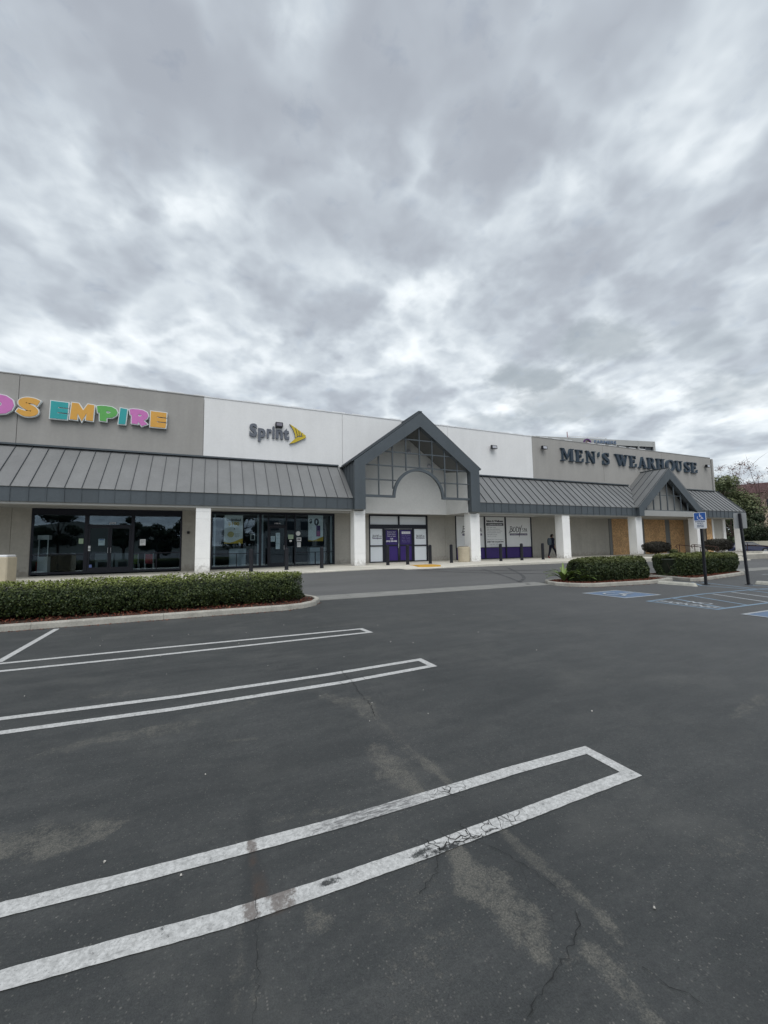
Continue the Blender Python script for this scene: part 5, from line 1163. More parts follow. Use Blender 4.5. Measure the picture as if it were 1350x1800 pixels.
for ch, a, b, z0, z1, m in (('K', -11.6, -10.75, 7.84, 8.68, TEAL), ('I', -10.7, -10.3, 7.82, 8.66, LIME), ('D', -9.35, -8.27, 7.80, 8.72, PINK), ('S', -8.19, -7.32, 7.80, 8.72, ORANGE), ('E', -6.95, -6.27, 7.82, 8.66, TEAL), ('M', -6.19, -5.24, 7.86, 8.68, ORANGE),
                            ('P', -5.14, -4.27, 7.90, 8.68, LIME), ('I', -4.23, -3.87, 7.84, 8.66, TEAL), ('R', -3.78, -2.95, 7.84, 8.68, PINK), ('E', -2.86, -2.14, 7.84, 8.66, ORANGE)):
    lps = [[(a + u * (b - a), z0 + v_ * (z1 - z0)) for u, v_ in lp] for lp in gl[ch]]
    o = wall_curve(lps, .07, BORDER, YW - .12, KE, 'letter', .035); o2 = wall_curve(lps, .015, m, YW - .195, o, 'letter_face', -.005)
    lps2 = lps[:1]
    o3 = wall_curve(lps, .025, LETBACK, YW - .025, o, 'letter_return', .02)

SG = empty('shop_sign', (3.5, YW, 7.6), 'grey word sign with a yellow winged arrow on the white wall', 'sign')
def sword(body, size, x, z, y, w, h, m, parent, ext, bold):
    me = text_mesh(body, size, ext, bold); me.materials.append(m); co = np.empty(len(me.vertices) * 3); me.vertices.foreach_get('co', co); co = co.reshape(-1, 3)
    co[:, 0] = (co[:, 0] - co[:, 0].min()) * w / np.ptp(co[:, 0]); co[:, 1] *= h
    me.vertices.foreach_set('co', np.stack([co[:, 0] + x, y - co[:, 2], co[:, 1] + z], 1).ravel()); me.update(); me.name = 'letter'; return link(me, 'letter', parent)
for ch, a, b in (('S', 1.95, 2.37), ('p', 2.42, 2.83), ('r', 2.89, 3.17), ('i', 3.20, 3.33), ('n', 3.40, 3.79), ('t', 3.82, 4.15)): sword(ch, 1.0, a, 7.88, YW - .06, b - a, .97, SPGREY, SG, .055, .042)
me_w = [(4.18, 8.76), (4.30, 8.72), (4.48, 8.62)]
feather = [[(4.17, 8.77), (4.44, 8.62), (4.52, 8.44), (4.56, 8.28), (4.60, 8.06), (4.50, 7.97), (4.48, 8.18), (4.38, 8.45), (4.28, 8.62)],
           [(4.47, 8.60), (4.66, 8.48), (4.70, 8.30), (4.70, 8.14), (4.64, 8.07), (4.60, 8.28), (4.55, 8.45)], [(4.69, 8.46), (4.84, 8.36), (4.84, 8.22), (4.80, 8.14), (4.74, 8.10), (4.74, 8.30)],
           [(4.87, 8.34), (5.00, 8.26), (4.98, 8.16), (4.86, 8.12), (4.88, 8.22)], [(5.03, 8.24), (5.10, 8.18), (5.12, 8.05), (5.0, 7.98), (4.45, 7.68), (4.16, 7.60), (4.30, 7.74), (4.45, 7.90), (4.62, 8.02), (4.90, 8.08)]]
for f_ in feather: mb = MB(); mb.prism(f_, ((0, YW, 0), (1, 0, 0), (0, 0, 1), (0, -1, 0)), 0, .12, 0, 1); mb.build('arrow_feather', [YELLOW, SPGREY], SG)
r0 = empty('wall_sign_box', (3.56, YW, 8.5), 'small dark framed box fixed over the grey word sign', 'box'); mb = MB(); mb.bevbox(3.36, 3.77, YW - .26, YW, 8.50, 8.77, .01); mb.build('housing', BLACKM, r0); rect(3.41, 3.72, 8.56, 8.72, YW - .264, YW - .2605, mat('lens_grey', (.22, .21, .25), .4, 0), 'lens', r0)

MW = empty('shop_sign', (34, YW, 8.1), 'dark navy serif capital letters of the menswear shop on the taupe wall', 'sign')
t = .075
def R_(a, b, c, d): return [(a, c), (b, c), (b, d), (a, d)]
def serif(a, b, z, up): return [(a, z), (b, z), (b, z + up * .05), ((a + b) / 2 + .09, z + up * .1), ((a + b) / 2 - .09, z + up * .1), (a, z + up * .05)]
ser = {
 'M': [R_(.12, .18, .06, .95), [(.02, 1), (.26, 1), (.56, .28), (.50, .12), (.12, .94)], [(.50, .12), (.57, .28), (.80, 1), (.72, 1)], R_(.76, .96, .05, 1), serif(.0, .32, 0, 1), serif(.66, 1.06, 0, 1), [(.72, 1), (1.06, 1), (1.06, .95), (.8, .92)], [(0, 1), (.2, 1), (.2, .94), (0, .96)]],
 'E': [R_(.12, .36, .04, .96), R_(.0, .80, .93, 1), R_(.0, .84, 0, .07), R_(.3, .62, .47, .54), [(.72, .93), (.80, 1), (.80, .72), (.76, .72)], [(.76, .07), (.84, 0), (.90, .32), (.85, .32)], R_(.58, .64, .38, .64)],
 'N': [R_(.12, .18, .06, .95), [(.0, 1), (.28, 1), (.86, .1), (.86, 0), (.74, 0), (.1, .94)], R_(.80, .86, .0, .95), serif(.0, .32, 0, 1), [(.64, 1), (1.0, 1), (1.0, .95), (.88, .92), (.78, .92), (.64, .95)]],
 "'": [ribbon([(.4, .92, .5), (.45, .8, .5), (.15, .62, .1)], 1)],
 'S': [ribbon([(.86, .70, .06), (.78, .92, .10), (.50, .97, .08), (.20, .88, .18), (.16, .68, .24), (.5, .52, .26), (.84, .36, .25), (.82, .12, .2), (.5, .03, .08), (.22, .07, .1), (.08, .32, .05)], 2), R_(.82, .88, .68, 1), R_(.05, .11, 0, .34)],
 'W': [[(.04, 1), (.24, 1), (.48, .1), (.40, 0), (.34, 0)], [(.40, .0), (.46, .16), (.60, .8), (.54, .8)], [(.40, 1), (.60, 1), (.80, .1), (.72, 0), (.66, 0)], [(.72, 0), (.79, .16), (1.0, 1), (.93, 1)], R_(-.04, .34, .95, 1.002), R_(.80, 1.08, .95, 1.002)],
 'A': [[(.42, 1), (.52, 1), (.14, .0), (.08, .0)], [(.40, .96), (.54, 1), (.96, 0), (.70, 0)], R_(.26, .70, .30, .37), serif(-.06, .28, 0, 1), serif(.6, 1.06, 0, 1)],
 'R': [R_(.12, .36, .04, .96), R_(.0, .5, .93, 1), serif(.0, .48, 0, 1), ribbon([(.34, .965, .07), (.62, .95, .10), (.76, .74, .22), (.62, .53, .10), (.34, .51, .07)], 2), [(.40, .5), (.62, .54), (1.0, .0), (.76, 0)], R_(.74, 1.06, 0, .05)],
 'H': [R_(.10, .34, .04, .96), R_(.62, .86, .04, .96), R_(.34, .62, .46, .54), serif(-.02, .44, 0, 1), serif(.52, .98, 0, 1), serif(-.02, .44, 1, -1), serif(.52, .98, 1, -1)],
 'O': [ribbon([(.5 + .40 * math.cos(a_), .5 + .46 * math.sin(a_), .10 + .16 * abs(math.cos(a_))) for a_ in np.linspace(0, 2 * math.pi, 29)], 0)],
 'U': [ribbon([(.20, .96, .24), (.20, .30, .24), (.34, .06, .14), (.60, .05, .09), (.76, .25, .07), (.78, .96, .07)], 2), serif(.0, .40, 1, -1), serif(.62, .96, 1, -1)]}
sx4, sx5 = 130 / 1350., 140 / 1350.
lets = [('M', 986.5, 1009.0), ('E', 1012.6, 1027.6), ('N', 1030.5, 1048.2), ("'", 1051.5, 1055.8), ('S', 1059.3, 1071.8), ('W', 1082, 1103.3), ('E', 1106.7, 1119.8), ('A', 1122.8, 1136.3), ('R', 1137.9, 1151.6), ('H', 1153.6, 1168.2), ('O', 1170.5, 1185.4), ('U', 1187, 1199.5), ('S', 1202, 1212), ('E', 1213.8, 1225.3)]
for ch, pa, pb in lets:
    a = W(pa, 800, YW - .15)[0]; b = W(pb, 800, YW - .15)[0]; lt = MB()
    for k, pl in enumerate(ser[ch]):
        q = [(a + u * (b - a) * (1 if ch in "'OS" else .97), 8.13 + v_ * 1.0) for u, v_ in pl]
        lt.prism(q, ((0, YW, 0), (1, 0, 0), (0, 0, 1), (0, -1, 0)), 0, .16 + k * .004, 0, 1)
    lt.build('letter', [NAVY, NAVYS], MW)

def flood(x, z, lab):
    r0 = empty('flood_light', (x, YW, z), lab, 'wall light', 'boxy flood lights on the upper wall'); mb = MB(); mb.tube([(x, YW, z), (x, YW - .12, z)], .04, 8); mb.build('bracket', BLACKM, r0)
    mb = MB(); mb.loft([[(x - .2, YW - .12, z - .12), (x + .2, YW - .12, z - .12), (x + .2, YW - .12, z + .14), (x - .2, YW - .12, z + .14)], [(x - .24, YW - .34, z - .13), (x + .24, YW - .34, z - .13), (x + .24, YW - .30, z + .13), (x - .24, YW - .30, z + .13)]]); mb.build('housing', BLACKM, r0)
    mb = MB(); mb.loft([[(x - .18, YW - .345, z - .10), (x + .18, YW - .345, z - .10), (x + .18, YW - .32, z + .09), (x - .18, YW - .32, z + .09)], [(x - .18, YW - .352, z - .10), (x + .18, YW - .352, z - .10), (x + .18, YW - .327, z + .09), (x - .18, YW - .327, z + .09)]]); mb.build('lens', LAMPG, r0)
flood(18.7, 8.60, 'flood light on the white wall right of the large gable'); flood(23.5, 8.97, 'flood light on the taupe wall left of the navy letters'); flood(44.4, 8.9, 'flood light near the far right corner of the building')

# ------------------------------------------------------------------ bollards, bins, rails, planters
first = None
bl = [(1.9, 20.7), (3.6, 20.7), (5.42, 20.75), (9.25, 20.9), (10.42, 20.75), (11.9, 20.75), (13.45, 20.9), (17.2, 20.95), (18.92, 20.95), (20.85, 21.05)]
bn = ['leftmost black bollard, in front of the phone shop window', 'second black bollard, in front of the phone shop door', 'third black bollard, in front of the zero dollar poster', 'black bollard in front of the left purple door', 'black bollard in front of the right purple door', 'black bollard right behind the yellow tactile strip', 'black bollard left of the tan bin', 'black bollard in front of the text window', 'black bollard in front of the right spa window', 'rightmost black bollard, beside the walking person']
for (x, y), lb in zip(bl, bn):
    if first is None:
        root = empty('bollard', (0, 0, 0), lb, 'bollard', 'black bollards along the walkway')
        mb = MB(); r_b = .095; mb.loft([[(rr * math.cos(a), rr * math.sin(a), z) for a in np.linspace(0, 2 * math.pi, 17)[:-1]] for rr, z in ((r_b, 0), (r_b, 1.04), (r_b * .94, 1.075), (r_b * .7, 1.10), (r_b * .2, 1.115))]); mb.build('post', BLACKM, root, smooth=False)
        mb = MB(); mb.loft([[(rr * math.cos(a), rr * math.sin(a), z) for a in np.linspace(0, 2 * math.pi, 17)[:-1]] for rr, z in ((.12, 0), (.12, .015), (.10, .02))]); mb.build('base_ring', BLACKM, root); first = root
        o = root
    else: o = copy_tree(first); tag(o, lb)
    o.location = (x, y, walk_z(x))
def lathe(prof, x, y, z, m, name, parent=None, n=28, sq=None):
    mb = MB(); mb.loft([[(x + r * math.cos(a), y + r * math.sin(a), z + h) for a in np.linspace(0, 2 * math.pi, n + 1)[:-1]] for r, h in prof]); return mb.build(name, m, parent)
r0 = empty('trash_bin', (14.98, 21.75, .55), 'tan concrete litter bin in front of the spa window beside the white pillar', 'litter bin'); lathe([(.34, 0), (.36, .03), (.38, .9), (.36, .95), (.30, .96)], 14.86, 21.65, .55, TAN, 'body', r0); lathe([(.30, .955), (.30, .975), (.22, .985)], 14.86, 21.65, .55, BLACKM, 'lid', r0)
r0 = empty('trash_bin', (-7.7, 20.6, .40), 'big tan concrete litter bin with a plastic liner at the left edge of the photo', 'litter bin')
mb = MB(); mb.bevbox(-8.35, -7.10, 20.1, 21.0, .34, 1.42, .04); mb.build('body', TAN, r0); mb = MB(); mb.bevbox(-8.32, -7.13, 20.13, 20.97, 1.42, 1.50, .03); mb.build('liner', WHITEP, r0)

def shrub(cx, cy, z0, rx, ry, h, n, label, m=SHRUB, sz=(.06, .11)):
    root = empty('shrub', (cx, cy, z0), label, 'shrub', 'small dark shrubs in front of the boarded shop'); u = rng.normal(size=(n, 3)); u /= np.linalg.norm(u, axis=1)[:, None]
    e = .8; su = np.sign(u) * np.abs(u) ** e; rad = 1 - rng.random(n) ** 1.3 * .6
    rad *= 1 + .12 * (vnoise(u[:, 0] * 3 + cx, u[:, 2] * 3 + u[:, 1] * 2, 4, 3) - .5) * 2
    c = np.column_stack([cx + su[:, 0] * rx * rad, cy + su[:, 1] * ry * rad, z0 + h * .56 + su[:, 2] * h * .44 * rad])
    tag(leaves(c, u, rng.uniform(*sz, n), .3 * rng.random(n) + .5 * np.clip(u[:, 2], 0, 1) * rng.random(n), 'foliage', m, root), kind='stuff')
    mb = MB()
    for _ in range(5): mb.tube([(cx + rng.normal() * .05, cy + rng.normal() * .05, z0 - .05), (cx + rng.normal() * rx * .4, cy + rng.normal() * ry * .3, z0 + h * .5)], [.025, .012], 5)
    mb.build('stem', BARK, root); return root
# raised beds on the walkway with shrubs
def bed(x0, x1, y0, y1, z0, z1, lab):
    r0 = empty('raised_bed', ((x0 + x1) / 2, y0, z0), lab, 'planter', 'concrete raised beds near the boarded shop'); mb = MB(); mb.box(x0, x1, y0, y0 + .15, z0, z1); mb.box(x0, x1, y1 - .15, y1, z0, z1); mb.box(x0, x0 + .15, y0 + .15, y1 - .15, z0, z1); mb.box(x1 - .15, x1, y0 + .15, y1 - .15, z0, z1); mb.build('kerb', CONC, r0)
    mb = MB(); mb.quad((x0 + .15, y0 + .15, z1 - .04), (x1 - .15, y0 + .15, z1 - .04), (x1 - .15, y1 - .15, z1 - .04), (x0 + .15, y1 - .15, z1 - .04)); mb.build('soil', SOIL, r0)
bed(29.4, 34.4, 19.2, 20.8, .3, .72, 'low concrete bed left of the handrails holding a dark shrub'); shrub(31.1, 20.0, .66, 1.30, .6, 1.0, 9000, 'dark shrub left of the handrails, between pillar and board')
shrub(32.3, 19.5, .68, .45, .3, .38, 500, 'small pale green tuft at the foot of the left dark shrub', HEDGE2)
bed(38.4, 43.2, 18.9, 20.6, .3, .72, 'concrete bed right of the handrails'); shrub(38.9, 19.9, .66, 1.8, .6, 1.15, 10000, 'dark shrub partly behind the sign post, in front of the end boards')
bed(38.6, 44.0, 15.2, 16.4, .02, .55, 'pale concrete wall of the rightmost bed by the roadway'); shrub(42.6, 15.9, .52, 2.2, .6, 1.2, 10000, 'brownish dark shrub furthest right, cut by the leaning post')
def rail(x, y0, y1, z0, z1, lab):
    r0 = empty('handrail', (x, y1, z0), lab, 'handrail', 'brown steel handrails beside the steps'); mb = MB()
    mb.tube([(x, y0, z0 + .40), (x, y0 - .12, z0 + .52), (x, y0 - .05, z0 + .72), (x, y0 + .10, z0 + .76), (x, y1, z1 + .80), (x, y1 + .2, z1 + .80), (x, y1 + .28, z1 + .66), (x, y1 + .15, z1 + .5)], .028, 6); mb.build('rail', RUST, r0)
    for yy, zz in ((y0 + .10, z0), (y1, z1)): mb = MB(); mb.tube([(x, yy, zz - .05), (x, yy, zz + .77)], .028, 6); mb.build('post', RUST, r0)
rail(34.9, 19.0, 20.6, .42, .55, 'handrail nearest the left dark shrub'); rail(36.9, 19.0, 20.6, .42, .55, 'handrail between the left shrub and the sign post'); rail(41.6, 17.3, 19.2, .30, .45, 'handrail right of the sign post'); rail(44.9, 16.8, 18.6, .2, .4, 'far right handrail in front of the corner pillar')
r0 = empty('entry_steps', (36, 18.3, .1), 'low concrete steps between the handrails', 'steps')
for k in range(3): mb = MB(); mb.bevbox(35.1, 38.2, 17.5 + k * .27, 18.3, .08 + k * .12, .20 + k * .12, .01); mb.build('step', WALK, r0)

# ------------------------------------------------------------------ person walking
def person(px, py, pz):
    root = empty('person', (px, py, pz), 'person in dark clothes, cap and red shoes, walking behind the white pillar', 'person')
    # joints, walking towards +X; x forward, y left/right, z up (1.75 m)
    J_ = {'pel': (0, 0, .93, .15, .12), 'wai': (.0, 0, 1.08, .145, .11), 'che': (.02, 0, 1.28, .175, .12), 'sho': (.03, 0, 1.43, .12, .09), 'nec': (.05, 0, 1.50, .055, .055), 'hea': (.07, 0, 1.60, .078, .092), 'hed': (.075, 0, 1.68, .075, .088), 'crn': (.07, 0, 1.735, .045, .05),
          'hL': (0, .09, .90, .10, .09), 'kL': (-.10, .10, .50, .068, .062), 'aL': (-.26, .10, .11, .046, .042), 'fL': (-.20, .10, .045, .045, .035), 'tL': (-.08, .11, .03, .035, .025),
          'hR': (0, -.09, .90, .10, .09), 'kR': (.24, -.10, .52, .068, .062), 'aR': (.34, -.10, .12, .046, .042), 'fR': (.40, -.10, .05, .045, .035), 'tR': (.51, -.11, .05, .035, .025),
          'sL': (.02, .19, 1.41, .065, .06), 'eL': (.05, .24, 1.14, .048, .045), 'wL': (.19, .24, .93, .032, .03), 'sR': (.02, -.19, 1.41, .065, .06), 'eR': (-.06, -.25, 1.14, .048, .045), 'wR': (.02, -.25, .90, .032, .03)}
    E_ = [('pel', 'wai'), ('wai', 'che'), ('che', 'sho'), ('sho', 'nec'), ('nec', 'hea'), ('hea', 'hed'), ('hed', 'crn'), ('pel', 'hL'), ('hL', 'kL'), ('kL', 'aL'), ('aL', 'fL'), ('fL', 'tL'), ('pel', 'hR'), ('hR', 'kR'), ('kR', 'aR'), ('aR', 'fR'), ('fR', 'tR'), ('sho', 'sL'), ('sL', 'eL'), ('eL', 'wL'), ('sho', 'sR'), ('sR', 'eR'), ('eR', 'wR')]
    # hands: palm plus four fingers and thumb
    for s_, w in (('L', 'wL'), ('R', 'wR')):
        b = np.array(J_[w][:3]); J_['p' + s_] = (b[0] + .015, b[1], b[2] - .07, .030, .018); E_.append((w, 'p' + s_))
        for k, (dx, l_) in enumerate(((-.027, .060), (-.009, .072), (.009, .068), (.027, .052))):
            J_[f'f{s_}{k}'] = (b[0] + .015 + dx, b[1], b[2] - .115, .009, .009); J_[f'g{s_}{k}'] = (b[0] + .02 + dx, b[1] - .012, b[2] - .115 - l_, .008, .008); E_ += [('p' + s_, f'f{s_}{k}'), (f'f{s_}{k}', f'g{s_}{k}')]
        J_['u' + s_] = (b[0] + .055, b[1], b[2] - .09, .010, .010); E_.append(('p' + s_, 'u' + s_))
    names = list(J_); me = bpy.data.meshes.new('body'); me.from_pydata([(px + J_[k][0], py + J_[k][1], pz + J_[k][2]) for k in names], [(names.index(a), names.index(b)) for a, b in E_], [])
    o = bpy.data.objects.new('body', me); COL.objects.link(o); sk = o.modifiers.new('s', 'SKIN'); su = o.modifiers.new('d', 'SUBSURF'); su.levels = 1; su.render_levels = 1
    for i, k in enumerate(names): q_ = 1.28 if k in ('pel', 'wai', 'che', 'sho', 'hL', 'hR', 'kL', 'kR', 'sL', 'sR', 'eL', 'eR') else 1.0; me.skin_vertices[0].data[i].radius = (J_[k][3] * q_, J_[k][4] * q_); me.skin_vertices[0].data[i].use_root = (k == 'pel')
    dg = bpy.context.evaluated_depsgraph_get(); m2 = bpy.data.meshes.new_from_object(o.evaluated_get(dg)); bpy.data.objects.remove(o)
    m2.materials.clear()
    for m in (CLOTH, SKIN, RED, mat('trouser_cloth', (.009, .010, .024), .9, .15, 20)): m2.materials.append(m)
    for p in m2.polygons:
        c = p.center; z = c.z - pz; hands = z < .93 and z > .6 and abs(c.y - py) > .19
        p.material_index = 1 if (z > 1.50 or hands) else 2 if z < .14 else 3 if z < .98 else 0; p.use_smooth = True
    m2.name = 'body'; link(m2, 'body', root)
    def ball(cx, cy, cz, rx, ry, rz, m, name, z0=-1, z1=1):
        mb = MB(); mb.loft([[(px + cx + rx * math.sqrt(max(0, 1 - t * t)) * math.cos(a), py + cy + ry * math.sqrt(max(0, 1 - t * t)) * math.sin(a), pz + cz + rz * t) for a in np.linspace(0, 2 * math.pi, 15)[:-1]] for t in np.linspace(z0 + .01, z1 - .01, 8)]); return mb.build(name, m, root, smooth=True)
    ball(.07, 0, 1.675, .112, .098, .098, HAIR, 'cap', .05, 1); mb = MB(); mb.bevbox(px + .14, px + .25, py - .06, py + .06, pz + 1.675, pz + 1.69, .004); mb.build('cap_peak', HAIR, root)
    ball(-.01, 0, 1.62, .07, .085, .08, HAIR, 'hair')
    ball(.175, 0, 1.61, .02, .014, .022, SKIN, 'nose'); ball(.155, .032, 1.635, .008, .011, .007, INKD, 'eye'); ball(.155, -.032, 1.635, .008, .011, .007, INKD, 'eye'); ball(.155, 0, 1.565, .008, .024, .006, RED, 'mouth'); ball(.065, .088, 1.61, .018, .01, .03, SKIN, 'ear'); ball(.065, -.088, 1.61, .018, .01, .03, SKIN, 'ear')
    bp = empty('backpack', (px - .2, py, pz + 1.1), 'grey blue backpack worn by the walking person', 'backpack'); mb = MB()
    mb.loft([[(px - .20 + rx * sgx, py + ry * math.cos(a) , pz + 1.0 + z) if False else (px - .20 + rx * math.cos(a), py + ry * math.sin(a), pz + 1.0 + z) for a in np.linspace(0, 2 * math.pi, 13)[:-1]] for rx, ry, z, sgx in ((.09, .12, -.05, 1), (.13, .16, .02, 1), (.14, .17, .25, 1), (.11, .15, .42, 1), (.05, .08, .48, 1))]); mb.build('bag', PACK, bp, smooth=True)
    for s_ in (-1, 1): mb = MB(); mb.tube([(px - .1, py + s_ * .12, pz + 1.40), (px + .04, py + s_ * .12, pz + 1.50), (px + .165, py + s_ * .12, pz + 1.34), (px + .10, py + s_ * .14, pz + 1.12), (px - .1, py + s_ * .14, pz + 1.02)], .018, 6); mb.build('strap', PACK, bp)
person(23.22, 22.55, .55)

# ------------------------------------------------------------------ background: trees, buildings, cars
def tree(x, y, z, h, cr, ch, n, m, label, trunk=.2, leaf=(.12, .24), blobs=16, thin=False, grp=None, rx=1.0):
    root = empty('tree', (x, y, z), label, 'tree', grp); mb = MB(); top = h - ch * .5
    mb.tube([(x, y, z - .1), (x + rng.normal() * .1, y, z + h * .25), (x + rng.normal() * .2, y, z + h * .5), (x, y, z + h * .8)], [trunk, trunk * .8, trunk * .55, trunk * .2], 8)
    tips = []
    for k in range(blobs):
        a = k * 2.4 + rng.uniform(-.4, .4); f_ = rng.uniform(.35, .95) ** .6; zz = z + h - ch + ch * (rng.uniform(.08, .95)); sh = math.sqrt(max(.08, 1 - ((zz - z - h + ch * .5) / (ch * .5)) ** 2)); tips.append((x + math.cos(a) * cr * f_ * sh * rx, y + math.sin(a) * cr * f_ * sh, zz))
        s0 = z + h * rng.uniform(.25, .6); t_ = tips[-1]; mid_ = ((x + t_[0]) / 2, (y + t_[1]) / 2, max(s0, (s0 + t_[2]) / 2 + .3)); mb.tube([(x, y, min(s0, t_[2])), mid_, t_], [trunk * .35, trunk * .2, trunk * .06], 5)
        if thin:
            for _ in range(7):
                d = rng.normal(size=3) * np.array([.9, .9, .8]); mb.tube([t_, (t_[0] + d[0] * .5, t_[1] + d[1] * .5, t_[2] + abs(d[2]) * .6), (t_[0] + d[0], t_[1] + d[1], t_[2] + abs(d[2]))], [.03, .02, .008], 4)
    mb.build('trunk', TWIG if thin else BARK, root)
    C, NN, T = [], [], []; per = n // blobs
    for t_ in tips:
        br = (cr * .42 if not thin else cr * .35) * rng.uniform(.7, 1.2); u = rng.normal(size=(per, 3)); u /= np.linalg.norm(u, axis=1)[:, None]; r = rng.random(per) ** (.5 if not thin else .8)
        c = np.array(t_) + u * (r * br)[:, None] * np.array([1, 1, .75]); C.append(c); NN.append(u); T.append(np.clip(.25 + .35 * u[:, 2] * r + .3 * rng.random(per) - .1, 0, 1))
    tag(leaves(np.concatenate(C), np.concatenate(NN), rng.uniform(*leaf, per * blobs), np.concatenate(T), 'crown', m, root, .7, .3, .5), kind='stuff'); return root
gt = 'trees beyond the right end of the shops'
tree(76.5, 39.0, -.2, 11.8, 4.6, 10.0, 16000, TREEG, 'dense olive green tree just right of the building corner', .3, (.2, .4), 24, grp=gt)
tree(79.8, 37.6, -.2, 8.4, 3.2, 7.6, 9000, TREED, 'darker round tree behind the leaning sign post', .3, (.2, .4), 20, grp=gt)
tree(84.0, 40.5, -.2, 15.4, 3.6, 5.5, 1100, BLOSSOM, 'nearly bare reddish tree rising above the dense olive tree', .2, (.12, .24), 12, True, grp=gt)
tree(88.6, 38.4, -.2, 15.2, 4.6, 6.5, 1500, BLOSSOM, 'taller nearly bare reddish tree in front of the beige building', .26, (.12, .24), 15, True, grp=gt)
tree(73.0, 31.0, -.2, 5.4, 3.0, 4.6, 7000, TREED, 'low dark tree behind the parked cars under the canopy end', .2, (.16, .3), 14, grp=gt)
tree(80.0, 30.5, -.2, 4.9, 3.0, 4.6, 9000, TREEG, 'leafy bright green tree at the right edge of the photo', .2, (.18, .32), 16, grp=gt)
tree(69.0, 33.5, -.2, 6.0, 3.0, 5.4, 6000, TREED, 'small dark tree between the corner pillar and the sign post', .2, (.16, .3), 14, grp=gt)
BK = empty('beige_building', (103, 45, 0), 'beige building with a dark red tiled roof at the right edge', 'building')
def rot_pts(cx, cy, a, pts): c, s = math.cos(a), math.sin(a); return [(cx + x * c - y * s, cy + x * s + y * c, z) for x, y, z in pts]
def rbox(cx, cy, a, x0, x1, y0, y1, z0, z1, m, name, parent): mb = MB(); mb.box(x0, x1, y0, y1, z0, z1); mb.v = rot_pts(cx, cy, a, mb.v); return mb.build(name, m, parent)
ab = math.radians(-65)
w_ = rbox(103, 44, ab, -5, 22, -3, 12, 0, 11.0, BEIGE, 'wall', BK)
mb = MB(); mb.loft([rot_pts(103, 44, ab, [(-8, -4.2, 11.0), (23, -4.2, 11.0), (23, 13, 11.0), (-8, 13, 11.0)]), rot_pts(103, 44, ab, [(-4, -1, 13.2), (20, -1, 13.2), (20, 9, 13.2), (-4, 9, 13.2)])]); mb.build('roof', TILE, BK)
for k in range(4):
    for z in (2, 5.2, 8.2): rbox(103, 44, ab, -4 + k * 4.2, -2.2 + k * 4.2, -3.05, -2.9, z, z + 1.5, OFFG, 'window', BK)
rbox(103, 44, ab, 1.0, 7.0, -3.5, -3.1, 8.9, 10.6, mat('blue_sign', (.07, .11, .25), .5, .05, 1), 'blue_fascia', BK)
# distant office block behind the shops
FB = empty('office_block', (75, 60, 0), 'tall pale office block with dark window band behind the shops', 'office building')
pA, pB = np.array([57.0, 62.3]), np.array([89.0, 56.1]); dA = pB - pA; angF = math.atan2(dA[1], dA[0]); LF = float(np.linalg.norm(dA))
rbox(pA[0], pA[1], angF, 0, LF, .3, 16, 0, 23.5, OFFG, 'glazing', FB)
for z0, z1 in ((22.35, 23.55), (17.0, 19.6), (13, 15.4), (9, 11.4), (5, 7.4), (0, 3.4)): rbox(pA[0], pA[1], angF, -.2, LF + .2, 0, 16.2, z0, z1, OFFW, 'spandrel', FB)
k = 0
while k * 1.9 < LF - .2:
    rbox(pA[0], pA[1], angF, k * 1.9 - (.12 if k % 3 == 0 else .05), k * 1.9 + (.12 if k % 3 == 0 else .05), (-.06 if k % 3 == 0 else .1), .31, 0, (23.54 if k % 3 == 0 else 22.35), OFFW if k % 3 == 0 else mat('mullion_grey', (.14, .15, .17), .5, .05, 1), 'mullion', FB); k += 1
rbox(pA[0], pA[1], angF, LF - .3, LF + .21, -.061, .32, 0, 23.545, OFFW, 'corner_post', FB)
RS = empty('rooftop_frame', (68, 60, 23.5), 'white metal frame on the roof of the office block', 'roof frame')
for (a, b, c, d) in ((13.6, 23.2, 24.7, 24.85), (13.6, 23.2, 24.15, 24.25)): rbox(pA[0], pA[1], angF, a, b, 3, 3.2, c, d, WHITEP, 'rail', RS)
for a in (13.6, 18.4, 23.1): rbox(pA[0], pA[1], angF, a, a + .15, 3, 3.2, 23.5, 24.7, WHITEP, 'post', RS)
rbox(pA[0], pA[1], angF, 13.3, 13.4, 3, 3.1, 23.5, 25.7, RED, 'mast', RS)
FS = empty('office_sign', (68, 60, 21), 'small round emblem and blue grey capitals on the office block', 'sign')
rA_ = math.sin(angF), math.cos(angF)
def ftext(s, size, x, z, w, m):
    me = text_mesh(s, size, .05, .012); me.materials.append(m); co = np.empty(len(me.vertices) * 3); me.vertices.foreach_get('co', co); co = co.reshape(-1, 3); co[:, 0] *= w / np.ptp(co[:, 0])
    q = rot_pts(pA[0], pA[1], angF, [(x + a, -.12 - c, z + b) for a, b, c in co]); me.vertices.foreach_set('co', np.array(q).ravel()); me.update(); me.name = 'lettering'; link(me, 'lettering', FS)
ftext('FARMERS', .95, 20.0, 22.55, 5.4, mat('sign_slate', (.16, .22, .32), .6, 0))
mb = MB(); mb.prism(ribbon([(15.6 + .85 * math.cos(t), 22.45 + .85 * math.sin(t), .26) for t in np.linspace(-.2, math.pi + .2, 15)], 0), ((0, -.1, 0), (1, 0, 0), (0, 0, 1), (0, -1, 0)), 0, .15); mb.v = rot_pts(pA[0], pA[1], angF, mb.v); mb.build('emblem_ring', mat('emblem_purple', (.12, .05, .16), .6, 0), FS)
mb = MB(); mb.prism([(15.6, 22.2), (15.9, 22.75), (15.3, 22.75)], ((0, -.1, 0), (1, 0, 0), (0, 0, 1), (0, -1, 0)), 0, .15); mb.v = rot_pts(pA[0], pA[1], angF, mb.v); mb.build('emblem_mark', RED, FS)

